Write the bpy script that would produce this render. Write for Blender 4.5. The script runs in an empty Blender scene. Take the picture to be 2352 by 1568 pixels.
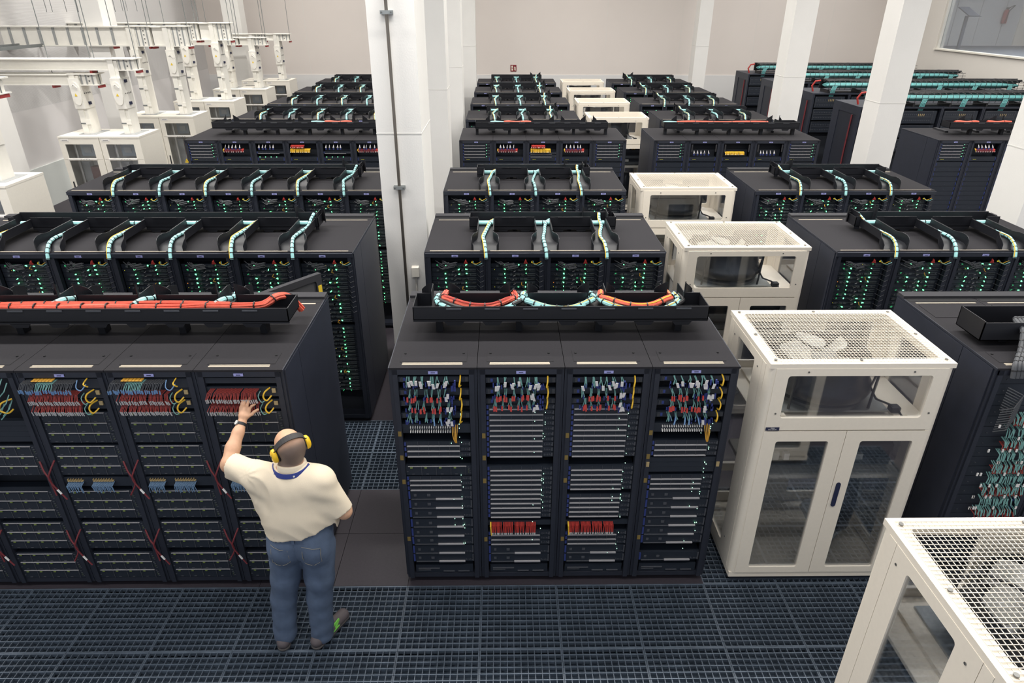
import bpy, math, random
import numpy as np
from mathutils import Vector, Matrix

random.seed(7)
SC = bpy.context.scene
COL = SC.collection
PI = math.pi

# ------------------------------------------------------------------ camera
cam_d = bpy.data.cameras.new('camera')
cam = bpy.data.objects.new('camera', cam_d)
COL.objects.link(cam)
SC.camera = cam
cam_d.sensor_width = 36.0
cam_d.lens = 1533.48 / 2352 * 36.0
cam_d.clip_start = 0.05
cam_d.clip_end = 200
_p, _y, _r = 0.47096, 0.013713, 0.002857
_fw = Vector((math.sin(_y) * math.cos(_p), math.cos(_y) * math.cos(_p), -math.sin(_p)))
_rt = Vector((math.cos(_y), -math.sin(_y), 0))
_up = _rt.cross(_fw)
_rt2 = _rt * math.cos(_r) + _up * math.sin(_r)
_up2 = -_rt * math.sin(_r) + _up * math.cos(_r)
cam.matrix_world = Matrix(((_rt2.x, _up2.x, -_fw.x, 0.0), (_rt2.y, _up2.y, -_fw.y, 0.0),
                           (_rt2.z, _up2.z, -_fw.z, 4.2175), (0, 0, 0, 1)))

# ------------------------------------------------------------------ world, lights, exposure
world = bpy.data.worlds.new('world')
SC.world = world
world.use_nodes = True
_bg = world.node_tree.nodes['Background']
_bg.inputs[0].default_value = (0.82, 0.87, 0.95, 1)
_bg.inputs[1].default_value = 0.82  # cool ambient fill added, entering where no front wall is built

def area(name, loc, sx, sy, power, col):
    d = bpy.data.lights.new(name, 'AREA')
    d.shape = 'RECTANGLE'; d.size = sx; d.size_y = sy
    d.energy = power; d.color = col
    o = bpy.data.objects.new(name, d)
    o.location = loc
    COL.objects.link(o)
    return o

# long ceiling luminaires of the hall, running across the aisles; nearest row is added front fill
for ly, pw in ((1.8, 150), (6.3, 445), (11.7, 335), (15.9, 260), (19.4, 225), (23.0, 150)):
    for lx, sx in ((-6.2, 6.4), (1.6, 6.4), (9.4, 6.4)):
        lo = area('ceiling_lamp', (lx, ly, 7.6), sx, 0.35, pw * (1.12 if lx < -5 else 1.0), (1.0, 0.97, 0.925))
        lo.data.spread = math.radians(155)
area('corridor_lamp', (16.0, 20.5, 5.5), 3.0, 4.0, 330, (1.0, 0.98, 0.95))

SC.view_settings.view_transform = 'Standard'
SC.view_settings.look = 'None'
SC.view_settings.exposure = 0.0
SC.view_settings.gamma = 1.0
SC.view_settings.use_curve_mapping = False

# ------------------------------------------------------------------ materials
MATS = {}

def s2l(c):
    return tuple(((v / 255) / 12.92 if v / 255 <= 0.04045 else ((v / 255 + 0.055) / 1.055) ** 2.4) for v in c)

def mat(name, rgb, rough=0.6, metal=0.0, spec=0.5, noise=0.0, nscale=30.0, bump=0.0, bscale=200.0, emit=0.0, linear=False):
    m = bpy.data.materials.new(name)
    m.use_nodes = True
    nt = m.node_tree
    b = nt.nodes['Principled BSDF']
    c = tuple(rgb) if linear else s2l(rgb)
    b.inputs['Base Color'].default_value = (*c, 1)
    b.inputs['Roughness'].default_value = rough
    b.inputs['Metallic'].default_value = metal
    b.inputs['Specular IOR Level'].default_value = spec
    if emit:
        b.inputs['Emission Color'].default_value = (*c, 1)
        b.inputs['Emission Strength'].default_value = emit
    if noise or bump:
        tc = nt.nodes.new('ShaderNodeTexCoord')
        if noise:
            n = nt.nodes.new('ShaderNodeTexNoise')
            n.inputs['Scale'].default_value = nscale
            n.inputs['Detail'].default_value = 4
            nt.links.new(tc.outputs['Object'], n.inputs['Vector'])
            mr = nt.nodes.new('ShaderNodeMapRange')
            mr.inputs[1].default_value = 0.3; mr.inputs[2].default_value = 0.7
            mr.inputs[3].default_value = 1 - noise; mr.inputs[4].default_value = 1 + noise
            nt.links.new(n.outputs[0], mr.inputs[0])
            mx = nt.nodes.new('ShaderNodeMix'); mx.data_type = 'RGBA'; mx.blend_type = 'MULTIPLY'
            mx.inputs[0].default_value = 1
            mx.inputs[6].default_value = (*c, 1)
            nt.links.new(mr.outputs[0], mx.inputs[7])
            nt.links.new(mx.outputs[2], b.inputs['Base Color'])
        if bump:
            n2 = nt.nodes.new('ShaderNodeTexNoise')
            n2.inputs['Scale'].default_value = bscale
            nt.links.new(tc.outputs['Object'], n2.inputs['Vector'])
            bp = nt.nodes.new('ShaderNodeBump')
            bp.inputs['Strength'].default_value = bump
            bp.inputs['Distance'].default_value = 0.01
            nt.links.new(n2.outputs[0], bp.inputs['Height'])
            nt.links.new(bp.outputs[0], b.inputs['Normal'])
    MATS[name] = m
    return m

mat('rack_top', (41, 40, 43), 0.8, spec=0.12, noise=0.06, nscale=60)
mat('rack_black', (33, 37, 48), 0.55, noise=0.08, nscale=20)
mat('rack_side', (36, 40, 52), 0.5, noise=0.10, nscale=8)
mat('rack_inner', (20, 25, 34), 0.8)  # blue cast of the window veil mixed into this dark colour
mat('server_dark', (30, 36, 46), 0.5)  # bluish tint stands in for the veil of window reflection
mat('server_mid', (68, 74, 77), 0.5)
mat('server_line', (158, 156, 158), 0.45)
mat('server_rim', (70, 72, 78), 0.5)
mat('tray_black', (25, 26, 31), 0.45, spec=0.35)
mat('slot_black', (10, 11, 14), 0.9)
mat('brush_beige', (168, 158, 142), 0.9)
mat('bracket_grey', (56, 56, 59), 0.8, spec=0.15)
mat('tag_lilac', (150, 152, 205), 0.6)
mat('tag_navy', (44, 58, 118), 0.6)
mat('tag_ochre', (120, 100, 50), 0.7)
mat('brass', (165, 145, 105), 0.45)
mat('teal', (150, 205, 205), 0.5)
mat('aqua', (112, 158, 154), 0.6)
mat('teal_dark', (86, 150, 150), 0.6, noise=0.15, nscale=25)
mat('orange', (208, 88, 66), 0.55, noise=0.12, nscale=40)
mat('red', (172, 54, 48), 0.6)
mat('red_dark', (142, 50, 44), 0.6)
mat('maroon', (112, 40, 46), 0.6)
mat('yellow', (222, 178, 50), 0.5)
mat('amber', (215, 160, 60), 0.5)
mat('blue_light', (112, 148, 190), 0.6)
mat('blue_mid', (104, 132, 162), 0.6)
mat('navy', (42, 54, 118), 0.5)
mat('white_tag', (225, 222, 218), 0.6)
mat('tag_dim', (182, 180, 180), 0.7)
mat('cable_black', (20, 20, 23), 0.5)
mat('cable_grey', (66, 68, 72), 0.6)
mat('white_paint', (228, 219, 204), 0.42, noise=0.015, nscale=40)
mat('white_shell', (226, 221, 210), 0.5, noise=0.015, nscale=30)
mat('duct_white', (228, 225, 217), 0.5, noise=0.02, nscale=14)
mat('duct_grey', (150, 152, 152), 0.5)
mat('clamp_grey', (112, 116, 116), 0.5)
mat('screw', (120, 120, 118), 0.35, metal=0.6)
mat('galv', (150, 154, 154), 0.42, metal=0.55, noise=0.06, nscale=20)
mat('fan_grey', (90, 93, 96), 0.35, metal=0.2)
mat('fan_dark', (40, 43, 48), 0.3)
mat('fan_white', (196, 193, 185), 0.5)
mat('fan_pale', (168, 167, 162), 0.5)
mat('column', (226, 224, 220), 0.7, noise=0.015, nscale=3, bump=0.08, bscale=60)
mat('joint', (214, 212, 207), 0.8)
mat('steel', (128, 122, 114), 0.35, metal=0.85)
mat('ceiling', (222, 220, 215), 0.8)
mat('wall_back', (218, 210, 204), 0.85, noise=0.02, nscale=0.6, bump=0.12, bscale=90)
mat('wall_low', (216, 215, 214), 0.8)
mat('wall_left', (214, 211, 210), 0.85, noise=0.02, nscale=0.6)
mat('wall_right', (212, 207, 200), 0.85, noise=0.02, nscale=0.6)
mat('panel_grey', (206, 210, 207), 0.7)
mat('corridor_wall', (200, 202, 203), 0.8)
mat('corridor_floor', (112, 118, 128), 0.7)
mat('floor_solid', (50, 45, 52), 0.55, noise=0.10, nscale=50)
mat('grating', (68, 78, 90), 0.5, noise=0.15, nscale=9)  # bluish lift of the window-reflection haze put into the steel colour
mat('grating_bar', (88, 99, 112), 0.4, metal=0.2, noise=0.25, nscale=7)  # paler copy of grating, glints painted onto the cross bars
mat('underfloor', (60, 72, 86), 0.9)  # lightened blue-grey, same reflected haze put into the colour
mat('sign_red', (122, 20, 34), 0.6)
mat('sign_white', (226, 222, 204), 0.6)
mat('warn_yellow', (224, 190, 50), 0.6)
mat('hanger_red', (160, 60, 60), 0.6)
mat('gauge', (128, 140, 148), 0.5)
mat('cell_red', (105, 60, 56), 0.7)
mat('inner_shade', (200, 196, 188), 0.7)
mat('plate_navy', (30, 36, 66), 0.5)
mat('rubber', (38, 40, 44), 0.8)
mat('mesh_grey', (72, 72, 74), 0.7)
mat('lectern', (86, 92, 104), 0.5)
mat('exting', (150, 40, 52), 0.45)
mat('led_green', (125, 255, 175), emit=2.2)
mat('led_soft', (60, 170, 110), emit=0.5)
mat('led_yellow', (210, 205, 60), emit=0.7)
mat('led_orange', (255, 150, 60), emit=1.5)
mat('led_white', (190, 255, 220), emit=2.2)
mat('olive', (112, 128, 62), 0.6)
mat('skin', (200, 156, 126), 0.55, noise=0.06, nscale=35, bump=0.05, bscale=300)
mat('stubble', (104, 92, 84), 0.8, noise=0.15, nscale=200)
mat('shirt', (216, 202, 179), 0.85, noise=0.02, nscale=12, bump=0.12, bscale=260)
mat('denim', (76, 90, 112), 0.9, noise=0.14, nscale=14, bump=0.15, bscale=500)
mat('denim_seam', (120, 118, 112), 0.9)
mat('shoe', (88, 80, 82), 0.7)
mat('shoe_sole', (70, 66, 66), 0.8)
mat('shoe_green', (120, 200, 80), 0.6)
mat('ear_yellow', (244, 196, 40), 0.4)
mat('band_dark', (62, 60, 60), 0.7)
mat('lanyard', (36, 50, 120), 0.6)
mat('watch_strap', (34, 34, 38), 0.6)
mat('watch_face', (232, 230, 222), 0.3)
mat('belt', (66, 46, 42), 0.6)

def glass_mat(name, tint, gloss):
    m = bpy.data.materials.new(name); m.use_nodes = True
    nt = m.node_tree
    nt.nodes.remove(nt.nodes['Principled BSDF'])
    out = nt.nodes['Material Output']
    t = nt.nodes.new('ShaderNodeBsdfTransparent'); t.inputs[0].default_value = (*tint, 1)
    g = nt.nodes.new('ShaderNodeBsdfGlossy'); g.inputs['Roughness'].default_value = 0.03
    lw = nt.nodes.new('ShaderNodeLayerWeight'); lw.inputs['Blend'].default_value = 0.35
    mr = nt.nodes.new('ShaderNodeMapRange'); mr.inputs[3].default_value = gloss; mr.inputs[4].default_value = 0.6
    mx = nt.nodes.new('ShaderNodeMixShader')
    nt.links.new(lw.outputs['Fresnel'], mr.inputs[0])
    nt.links.new(mr.outputs[0], mx.inputs[0])
    nt.links.new(t.outputs[0], mx.inputs[1]); nt.links.new(g.outputs[0], mx.inputs[2])
    nt.links.new(mx.outputs[0], out.inputs[0])
    MATS[name] = m
glass_mat('glass', (0.94, 0.955, 0.975), 0.045)
glass_mat('glass_blue', (0.86, 0.89, 0.92), 0.06)
glass_mat('glass_smoke', (0.55, 0.57, 0.60), 0.05)

def wave_bump(name, scale, strength):
    """fine horizontal ribs of profiled sheet metal"""
    m = MATS[name]; nt = m.node_tree
    b = nt.nodes['Principled BSDF']
    tc = nt.nodes.new('ShaderNodeTexCoord')
    w = nt.nodes.new('ShaderNodeTexWave'); w.bands_direction = 'Z'
    w.inputs['Scale'].default_value = scale
    nt.links.new(tc.outputs['Object'], w.inputs['Vector'])
    bp = nt.nodes.new('ShaderNodeBump'); bp.inputs['Strength'].default_value = strength
    bp.inputs['Distance'].default_value = 0.03
    nt.links.new(w.outputs['Fac'], bp.inputs['Height'])
    nt.links.new(bp.outputs[0], b.inputs['Normal'])
mat('sheet', (208, 206, 205), 0.7)
wave_bump('sheet', 26.0, 0.35)

# ------------------------------------------------------------------ mesh helpers
def smooth(pts, k=4):
    P = [Vector(p) for p in pts]; Q = []
    for i in range(len(P) - 1):
        p0 = P[max(i - 1, 0)]; p1 = P[i]; p2 = P[i + 1]; p3 = P[min(i + 2, len(P) - 1)]
        for j in range(k):
            u = j / k
            Q.append(0.5 * ((2 * p1) + (p2 - p0) * u + (2 * p0 - 5 * p1 + 4 * p2 - p3) * u * u + (3 * p1 - p0 - 3 * p2 + p3) * u ** 3))
    Q.append(P[-1])
    return Q

class MB:
    def __init__(s):
        s.v = []; s.f = []; s.mi = []; s.mats = []; s.cur = 0
    def m(s, name):
        if name not in s.mats: s.mats.append(name)
        s.cur = s.mats.index(name); return s
    def _f(s, *idx):
        s.f.append(tuple(idx)); s.mi.append(s.cur)
    def box(s, x0, x1, y0, y1, z0, z1):
        b = len(s.v)
        s.v += [(x0, y0, z0), (x1, y0, z0), (x1, y1, z0), (x0, y1, z0), (x0, y0, z1), (x1, y0, z1), (x1, y1, z1), (x0, y1, z1)]
        for q in ((0, 3, 2, 1), (4, 5, 6, 7), (0, 1, 5, 4), (1, 2, 6, 5), (2, 3, 7, 6), (3, 0, 4, 7)):
            s._f(*(b + i for i in q))
        return s
    def hexa(s, pts):
        """eight corners ordered as in box"""
        b = len(s.v); s.v += [tuple(p) for p in pts]
        for q in ((0, 3, 2, 1), (4, 5, 6, 7), (0, 1, 5, 4), (1, 2, 6, 5), (2, 3, 7, 6), (3, 0, 4, 7)):
            s._f(*(b + i for i in q))
        return s
    def quad(s, a, b, c, d):
        n = len(s.v); s.v += [tuple(a), tuple(b), tuple(c), tuple(d)]; s._f(n, n + 1, n + 2, n + 3); return s
    def prism(s, poly, axis, a0, a1):
        """polygon given as 2D points in the two other axes (order x,y,z), extruded along axis"""
        n = len(poly); b = len(s.v)
        for a in (a0, a1):
            for p in poly:
                if axis == 0: s.v.append((a, p[0], p[1]))
                elif axis == 1: s.v.append((p[0], a, p[1]))
                else: s.v.append((p[0], p[1], a))
        s._f(*(b + i for i in range(n - 1, -1, -1))); s._f(*(b + n + i for i in range(n)))
        for i in range(n):
            j = (i + 1) % n
            s._f(b + i, b + j, b + n + j, b + n + i)
        return s
    def tube(s, pts, r, n=6, caps=True):
        pts = [Vector(p) for p in pts]; b = len(s.v); k = len(pts)
        rs = r if isinstance(r, (list, tuple)) else [r] * k
        up = None
        for i, p in enumerate(pts):
            if i == 0: t = pts[1] - p
            elif i == k - 1: t = p - pts[i - 1]
            else: t = pts[i + 1] - pts[i - 1]
            if t.length < 1e-9: t = Vector((0, 0, 1))
            t.normalize()
            if up is None:
                up = Vector((0, 0, 1)) if abs(t.z) < 0.9 else Vector((1, 0, 0))
            a = t.cross(up)
            if a.length < 1e-6: a = t.cross(Vector((0, 1, 0)))
            a.normalize(); c = a.cross(t); up = c
            for j in range(n):
                an = 2 * PI * j / n
                s.v.append(tuple(p + (a * math.cos(an) + c * math.sin(an)) * rs[i]))
        for i in range(k - 1):
            for j in range(n):
                j2 = (j + 1) % n
                s._f(b + i * n + j, b + i * n + j2, b + (i + 1) * n + j2, b + (i + 1) * n + j)
        if caps:
            s._f(*(b + j for j in range(n - 1, -1, -1)))
            s._f(*(b + (k - 1) * n + j for j in range(n)))
        return s
    def lathe(s, prof, c, n=24):
        """profile of (r,z) turned round the vertical axis through c"""
        b = len(s.v); k = len(prof)
        for r, z in prof:
            for j in range(n):
                a = 2 * PI * j / n
                s.v.append((c[0] + r * math.cos(a), c[1] + r * math.sin(a), c[2] + z))
        for i in range(k - 1):
            for j in range(n):
                j2 = (j + 1) % n
                s._f(b + i * n + j, b + i * n + j2, b + (i + 1) * n + j2, b + (i + 1) * n + j)
        return s
    def disc(s, c, r, n=16, axis=2, th=0.004):
        c = Vector(c); d = Vector((0, 0, 0)); d[axis] = th / 2
        return s.tube([c - d, c + d], r, n)
    def ring(s, O, U, V, W, u0, u1, v0, v1, hu0, hu1, hv0, hv1, th, rad=0.03, seg=4):
        """flat plate in the plane O+U*u+V*v, thickness th along W, with one rounded window"""
        O, U, V, W = Vector(O), Vector(U), Vector(V), Vector(W)
        cor = [(hu0 + rad, hv0 + rad, PI), (hu1 - rad, hv0 + rad, 1.5 * PI), (hu1 - rad, hv1 - rad, 0), (hu0 + rad, hv1 - rad, 0.5 * PI)]
        out = [(u0, v0), (u1, v0), (u1, v1), (u0, v1)]
        inner = []
        for k, (cu, cv, a0) in enumerate(cor):
            for i in range(seg + 1):
                a = a0 + 0.5 * PI * i / seg
                inner.append((cu + rad * math.cos(a), cv + rad * math.sin(a), k))
        b = len(s.v); n = len(inner)
        for w in (0, th):
            for (u, v, k) in inner: s.v.append(tuple(O + U * u + V * v + W * w))
            for (u, v) in out: s.v.append(tuple(O + U * u + V * v + W * w))
        L = n + 4
        for side in (0, 1):
            o = b + side * L
            for i in range(n):
                j = (i + 1) % n; k, k2 = inner[i][2], inner[j][2]
                q = (o + i, o + j, o + n + k) if k == k2 else (o + i, o + j, o + n + k2, o + n + k)
                s._f(*(q if side == 0 else reversed(q)))
        for i in range(n):
            j = (i + 1) % n
            s._f(b + i, b + L + i, b + L + j, b + j)
        for i in range(4):
            j = (i + 1) % 4
            s._f(b + n + i, b + n + j, b + L + n + j, b + L + n + i)
        return s
    def xf(s, M, i0=0):
        for i in range(i0, len(s.v)): s.v[i] = tuple(M @ Vector(s.v[i]))
        return s
    def mesh(s, name, smooth=False):
        me = bpy.data.meshes.new(name)
        me.from_pydata(s.v, [], s.f)
        for n in (s.mats or ['rack_black']): me.materials.append(MATS[n])
        if len(s.mats) > 1: me.polygons.foreach_set('material_index', s.mi)
        if smooth:
            me.polygons.foreach_set('use_smooth', [True] * len(me.polygons))
            try: me.set_sharp_from_angle(angle=math.radians(40))
            except Exception: pass
        me.update()
        return me

def link(o, parent=None, loc=None):
    COL.objects.link(o)
    if parent is not None: o.parent = parent
    if loc is not None: o.location = loc
    return o

def part(name, me, parent, loc=(0, 0, 0), kind=None, label=None):
    if isinstance(me, MB): me = me.mesh(name)
    o = link(bpy.data.objects.new(name, me), parent, loc)
    if kind: o['kind'] = kind
    if label: o['label'] = label
    return o

def tag(o, label, cat, group=None):
    o['label'] = label; o['category'] = cat
    if group: o['group'] = group
    return o

def thing(name, loc, label, cat, group=None, rz=0.0):
    o = link(bpy.data.objects.new(name, None), None, loc)
    o.empty_display_size = 0.1
    o.rotation_euler = (0, 0, rz)
    return tag(o, label, cat, group)

def solo(name, me, loc, label, cat, group=None):
    if isinstance(me, MB): me = me.mesh(name)
    o = link(bpy.data.objects.new(name, me), None, loc)
    return tag(o, label, cat, group)

def struct(name, me, parent=None, loc=(0, 0, 0)):
    if isinstance(me, MB): me = me.mesh(name)
    o = link(bpy.data.objects.new(name, me), parent, loc)
    if parent is None: o['kind'] = 'structure'
    return o

def kids(o, table):
    return table.get(o, [])

def copy_tree(src, loc, label=None, parent=None):
    c = src.copy(); COL.objects.link(c)
    if parent is None:
        c.location = loc
        if label: c['label'] = label
    else:
        c.parent = parent
    for ch in list(src.children): copy_tree(ch, None, parent=c)
    return c

def text_mesh(txt, size):
    cu = bpy.data.curves.new('lettering', 'FONT')
    cu.body = txt; cu.size = size; cu.align_x = 'CENTER'; cu.align_y = 'CENTER'; cu.extrude = 0.0004
    cu.resolution_u = 2
    o = bpy.data.objects.new('lettering', cu)
    COL.objects.link(o)
    dg = bpy.context.evaluated_depsgraph_get()
    me = bpy.data.meshes.new_from_object(o.evaluated_get(dg))
    bpy.data.objects.remove(o)
    return me

ORD = ['first', 'second', 'third', 'fourth', 'fifth', 'sixth', 'seventh', 'eighth', 'ninth']
ROWN = {1: 'front row', 2: 'second row', 3: 'third row', 4: 'fourth row', 5: 'fifth row', 6: 'sixth row', 7: 'seventh row', 8: 'farthest row'}
ROWY = {1: 3.965, 2: 6.30, 3: 8.70, 4: 12.30, 5: 14.66, 6: 17.02, 7: 19.39, 8: 21.70}
LX, CX, RX = -5.695, -0.784, 3.332       # left ends of the three blocks
# ================================================================== the setting
# floor: concrete slab under a raised floor of grating tiles and solid panels
b = MB().m('rack_inner'); b.box(-10.6, 13.8, -1, 25.6, -0.50, -0.34)
floor = struct('floor', b)
b = MB().m('floor_solid')
for x0, x1, y0, y1 in ((-10.4, 13.6, 6.33, 25.5), (-10.4, -1.984, 3.93, 6.33), (-0.784, 13.6, 5.13, 6.33), (-0.784, 1.616, 3.93, 5.13),
                       (3.416, 13.6, 3.93, 5.13), (-10.4, 13.6, -1, 2.13), (-10.4, -4.984, 2.13, 3.93), (4.016, 13.6, 2.13, 3.93)):
    bb = MB().m('floor_solid'); bb.box(x0 + .001, x1 - .001, y0 + .001, y1 - .001, -0.03, 0.0)
    part('floor_panel', bb, floor)
bb = MB().m('floor_solid'); bb.box(0.002, 0.598, 0.002, 0.598, -0.03, 0)
solid_tile = bb.mesh('floor_tile')
bb = MB().m('underfloor'); bb.box(0.004, 0.596, 0.004, 0.596, -0.052, -0.046)  # shallow plate added to make the grating openings lighter
NC = 12
for i in range(NC + 1):
    a = 0.003 + i * (0.594 / NC)
    wd = 0.0032 if 0 < i < NC else 0.007
    bb.m('grating')
    bb.box(a - wd if i else 0.001, a + wd if i < NC else 0.599, 0.001, 0.599, -0.032, -0.003)
    bb.m('grating_bar').box(0.001, 0.599, a - wd if i else 0.001, a + wd if i < NC else 0.599, -0.032, 0.0)
grate_tile = bb.mesh('floor_grating')
for ix in range(-7, 8):
    for iy in range(3):
        part('floor_grating', grate_tile, floor, (-0.784 + 0.6 * ix, 3.33 - 0.6 * iy, 0))
for ix in (-2, -1):
    for iy in range(4):
        part('floor_grating' if iy >= 2 else 'floor_tile', grate_tile if iy >= 2 else solid_tile, floor, (-0.784 + 0.6 * ix, 3.93 + 0.6 * iy, 0))
for ix in (4, 5, 6):
    for iy in (0, 1):
        part('floor_grating', grate_tile, floor, (-0.784 + 0.6 * ix, 3.93 + 0.6 * iy, 0))

# walls
wall_back = struct('wall_back', MB().m('wall_back').box(-10.6, 20.2, 25.5, 25.75, 1.885, 8.0))
part('lower_band', MB().m('wall_low').box(-10.6, 13.6, 25.48, 25.75, 0, 1.885), wall_back)
# joints between the tall back-wall panels
for k in range(9):
    bb = MB().m('joint'); x = -9.4 + 2.6 * k
    if x < 13.4: part('panel_joint', MB().m('joint').box(x - .004, x + .004, 25.497, 25.5, 1.885, 8), wall_back)
wall_left = struct('wall_left', MB().m('wall_left').box(-10.65, -10.4, -1, 25.5, 0, 2.08))
part('profiled_sheet', MB().m('sheet').box(-10.65, -10.4, -1, 25.5, 2.08, 8.0), wall_left)
for k in range(7):
    y0 = 13.0 + k * 1.75
    part('dado_panel', MB().m('panel_grey').box(-10.4, -10.36, y0 + .004, y0 + 1.746, 0, 0.885), wall_left)
wall_right = struct('wall_right', MB().m('wall_right').box(13.6, 13.85, -1, 25.5, 0, 2.91))
part('window_jamb', MB().m('wall_right').box(13.6, 13.85, 22.75, 25.5, 2.91, 8), wall_right)
part('window_lintel', MB().m('wall_right').box(13.6, 13.85, -1, 22.75, 5.6, 8), wall_right)
ceiling = struct('ceiling', MB().m('ceiling').box(-10.6, 20.2, -1, 25.6, 8.0, 8.2))
win = struct('window_1', MB().m('glass_blue').box(13.70, 13.71, -1, 22.68, 2.95, 5.6))
part('window_sill', MB().m('white_shell').box(13.55, 13.80, -1, 22.75, 2.905, 2.945), win)
part('window_frame', MB().m('inner_shade').box(13.62, 13.80, 22.68, 22.75, 2.945, 5.6), win)
# gallery seen behind that window
gf = struct('floor_gallery', MB().m('corridor_floor').box(13.85, 20.2, -1, 25.5, 2.72, 2.87))
gw = struct('wall_gallery', MB().m('corridor_wall').box(20.0, 20.2, -1, 25.5, 2.87, 8.0))
for k in range(7):
    x = 13.9 + k * 0.86
    part('wall_panel', MB().m('corridor_wall').box(x + .008, x + .852, 25.46, 25.499, 2.87, 8.0), gw)
struct('door_1', MB().m('white_shell').box(17.9, 18.9, 25.42, 25.459, 2.87, 5.0))
# pillars
def pillar(x0, x1, y0, y1, zj=2.93, zb=0.0):
    o = struct('pillar', MB().m('column').box(x0, x1, y0, y1, zb, 8.0))
    part('joint_line', MB().m('joint').box(x0 - .003, x1 + .003, y0 - .003, y1 + .003, zj - .006, zj + .006), o)
    part('joint_line', MB().m('joint').box(x0 - .003, x1 + .003, y0 - .003, y1 + .003, zj + 2.994, zj + 3.006), o)
    return o
for a in ((-1.374, -0.888, 7.5, 8.45, 2.935), (-1.39, -0.907, 11.5, 12.1, 2.94), (-1.39, -0.884, 15.5, 16.1, 2.95), (-1.37, -0.871, 23.4, 23.9, 2.945),
          (6.07, 6.54, 7.6, 8.16, 2.7), (6.07, 6.49, 11.25, 11.75, 2.77), (6.08, 6.55, 15.4, 15.95, 2.775), (6.24, 6.66, 23.5, 24.0, 2.95),
          (-8.78, -8.30, 11.35, 11.9, 2.9), (-8.69, -8.27, 15.4, 15.95, 2.6), (-8.79, -8.25, 23.4, 23.9, 2.9)):
    pillar(*a)

# steel conduit with clamps on the near pillar
bb = MB().m('steel'); bb.tube([(0, 0, 0.0), (0, 0, 5.2)], 0.017, 12)
t = thing('conduit_pipe', (-1.163, 7.455, 0), 'thin steel conduit pipe running down the white pillar beside the middle rack rows', 'pipe')
part('pipe', bb.mesh('pipe', True), t)
part('coupling', MB().m('steel').tube([(0, 0, 4.23), (0, 0, 4.30)], 0.027, 8), t)
for z in (4.118, 2.358, 0.7):
    bb = MB().m('galv'); bb.box(-0.062, 0.062, -0.026, -0.017, z - .018, z + .018); bb.box(-0.062, 0.062, 0.02, 0.044, z - .018, z + .018)
    cl = part('pipe_clamp', bb, t)
    for sx in (-1, 1): part('clamp_screw', MB().m('screw').tube([(sx * .047, -.032, z), (sx * .047, .02, z)], 0.009, 8), cl)
t = thing('junction_box', (-1.049, 7.46, 0), 'small white wall box with thin conduit on the near pillar', 'junction box')
part('box', MB().m('white_shell').hexa([(-.042, 0, 1.285), (.042, 0, 1.285), (.042, .04, 1.285), (-.042, .04, 1.285), (-.042, 0, 1.40), (.042, 0, 1.40), (.042, .04, 1.415), (-.042, .04, 1.415)]), t)
part('conduit', MB().m('inner_shade').tube([(0, .028, 0), (0, .028, 1.286)], .011, 8), t)

# fire extinguisher sign on the back wall
t = thing('fire_sign', (0.372, 25.49, 2.0), 'small dark red fire extinguisher sign with white pictograms on back wall', 'sign')
part('plate', MB().m('sign_red').box(-.105, .105, -.006, .009, 0, .215), t)
bb = MB().m('sign_white'); bb.box(-.07, -.012, -.009, -.006, .03, .15)
bb.prism([(-.07, .15), (-.012, .15), (-.02, .165), (-.03, .19), (-.06, .19), (-.085, .16), (-.062, .165)], 1, -.009, -.006)
p = part('extinguisher_pictogram', bb, t)
part('pictogram_label', MB().m('sign_red').box(-.06, -.022, -.011, -.009, .10, .125), p)
bb = MB().m('sign_white')
bb.prism([(.025, .15), (.045, .165), (.075, .15), (.08, .13), (.068, .115), (.085, .095), (.07, .08), (.085, .05), (.07, .03), (.045, .035), (.04, .06), (.02, .075), (.04, .1), (.03, .12)], 1, -.009, -.006)
part('flame_pictogram', bb, t)

# gallery furniture behind the window
t = thing('lectern_stand', (14.577, 23.146, 2.87), 'grey lectern stand with tilted board behind the upper right window', 'lectern')
part('base', MB().m('galv').box(-.38, .30, -.16, .16, 0, .025), t)
part('pole', MB().m('lectern').box(-.045, .045, -.03, .03, .025, .98), t)
bb = MB().m('lectern'); bb.hexa([(-.02, -.25, .94), (.35, -.25, .90), (.35, .25, .90), (-.02, .25, .94), (-.28, -.25, 1.22), (.10, -.25, 1.24), (.10, .25, 1.24), (-.28, .25, 1.22)])
bb = MB().m('lectern')
bb.hexa([(-.03, -.16, .99), (.30, -.16, .99), (.30, -.13, .97), (-.03, -.13, .97), (-.25, .14, 1.23), (.08, .14, 1.23), (.08, .17, 1.21), (-.25, .17, 1.21)])
part('board', bb, t)
part('board_ledge', MB().m('lectern').box(-.03, .33, -.21, -.13, .955, .975), t)
t = thing('fire_extinguisher', (17.31, 25.36, 3.52), 'red fire extinguisher with black hose hanging on the gallery wall', 'fire extinguisher')
bb = MB().m('exting'); bb.lathe([(0, .06), (.075, .06), (.085, .1), (.085, .42), (.06, .48), (.025, .5), (0, .5)], (0, 0, 0), 14)
part('cylinder', bb.mesh('cylinder', True), t)
part('valve', MB().m('rubber').box(-.03, .05, -.025, .025, .5, .56), t)
part('hose', MB().m('rubber').tube([(.03, -.02, .53), (.12, -.04, .60), (.20, -.05, .62), (.02, -.10, .45), (-.02, -.11, .2), (-.05, -.11, .08)], .014, 6), t)
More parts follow.
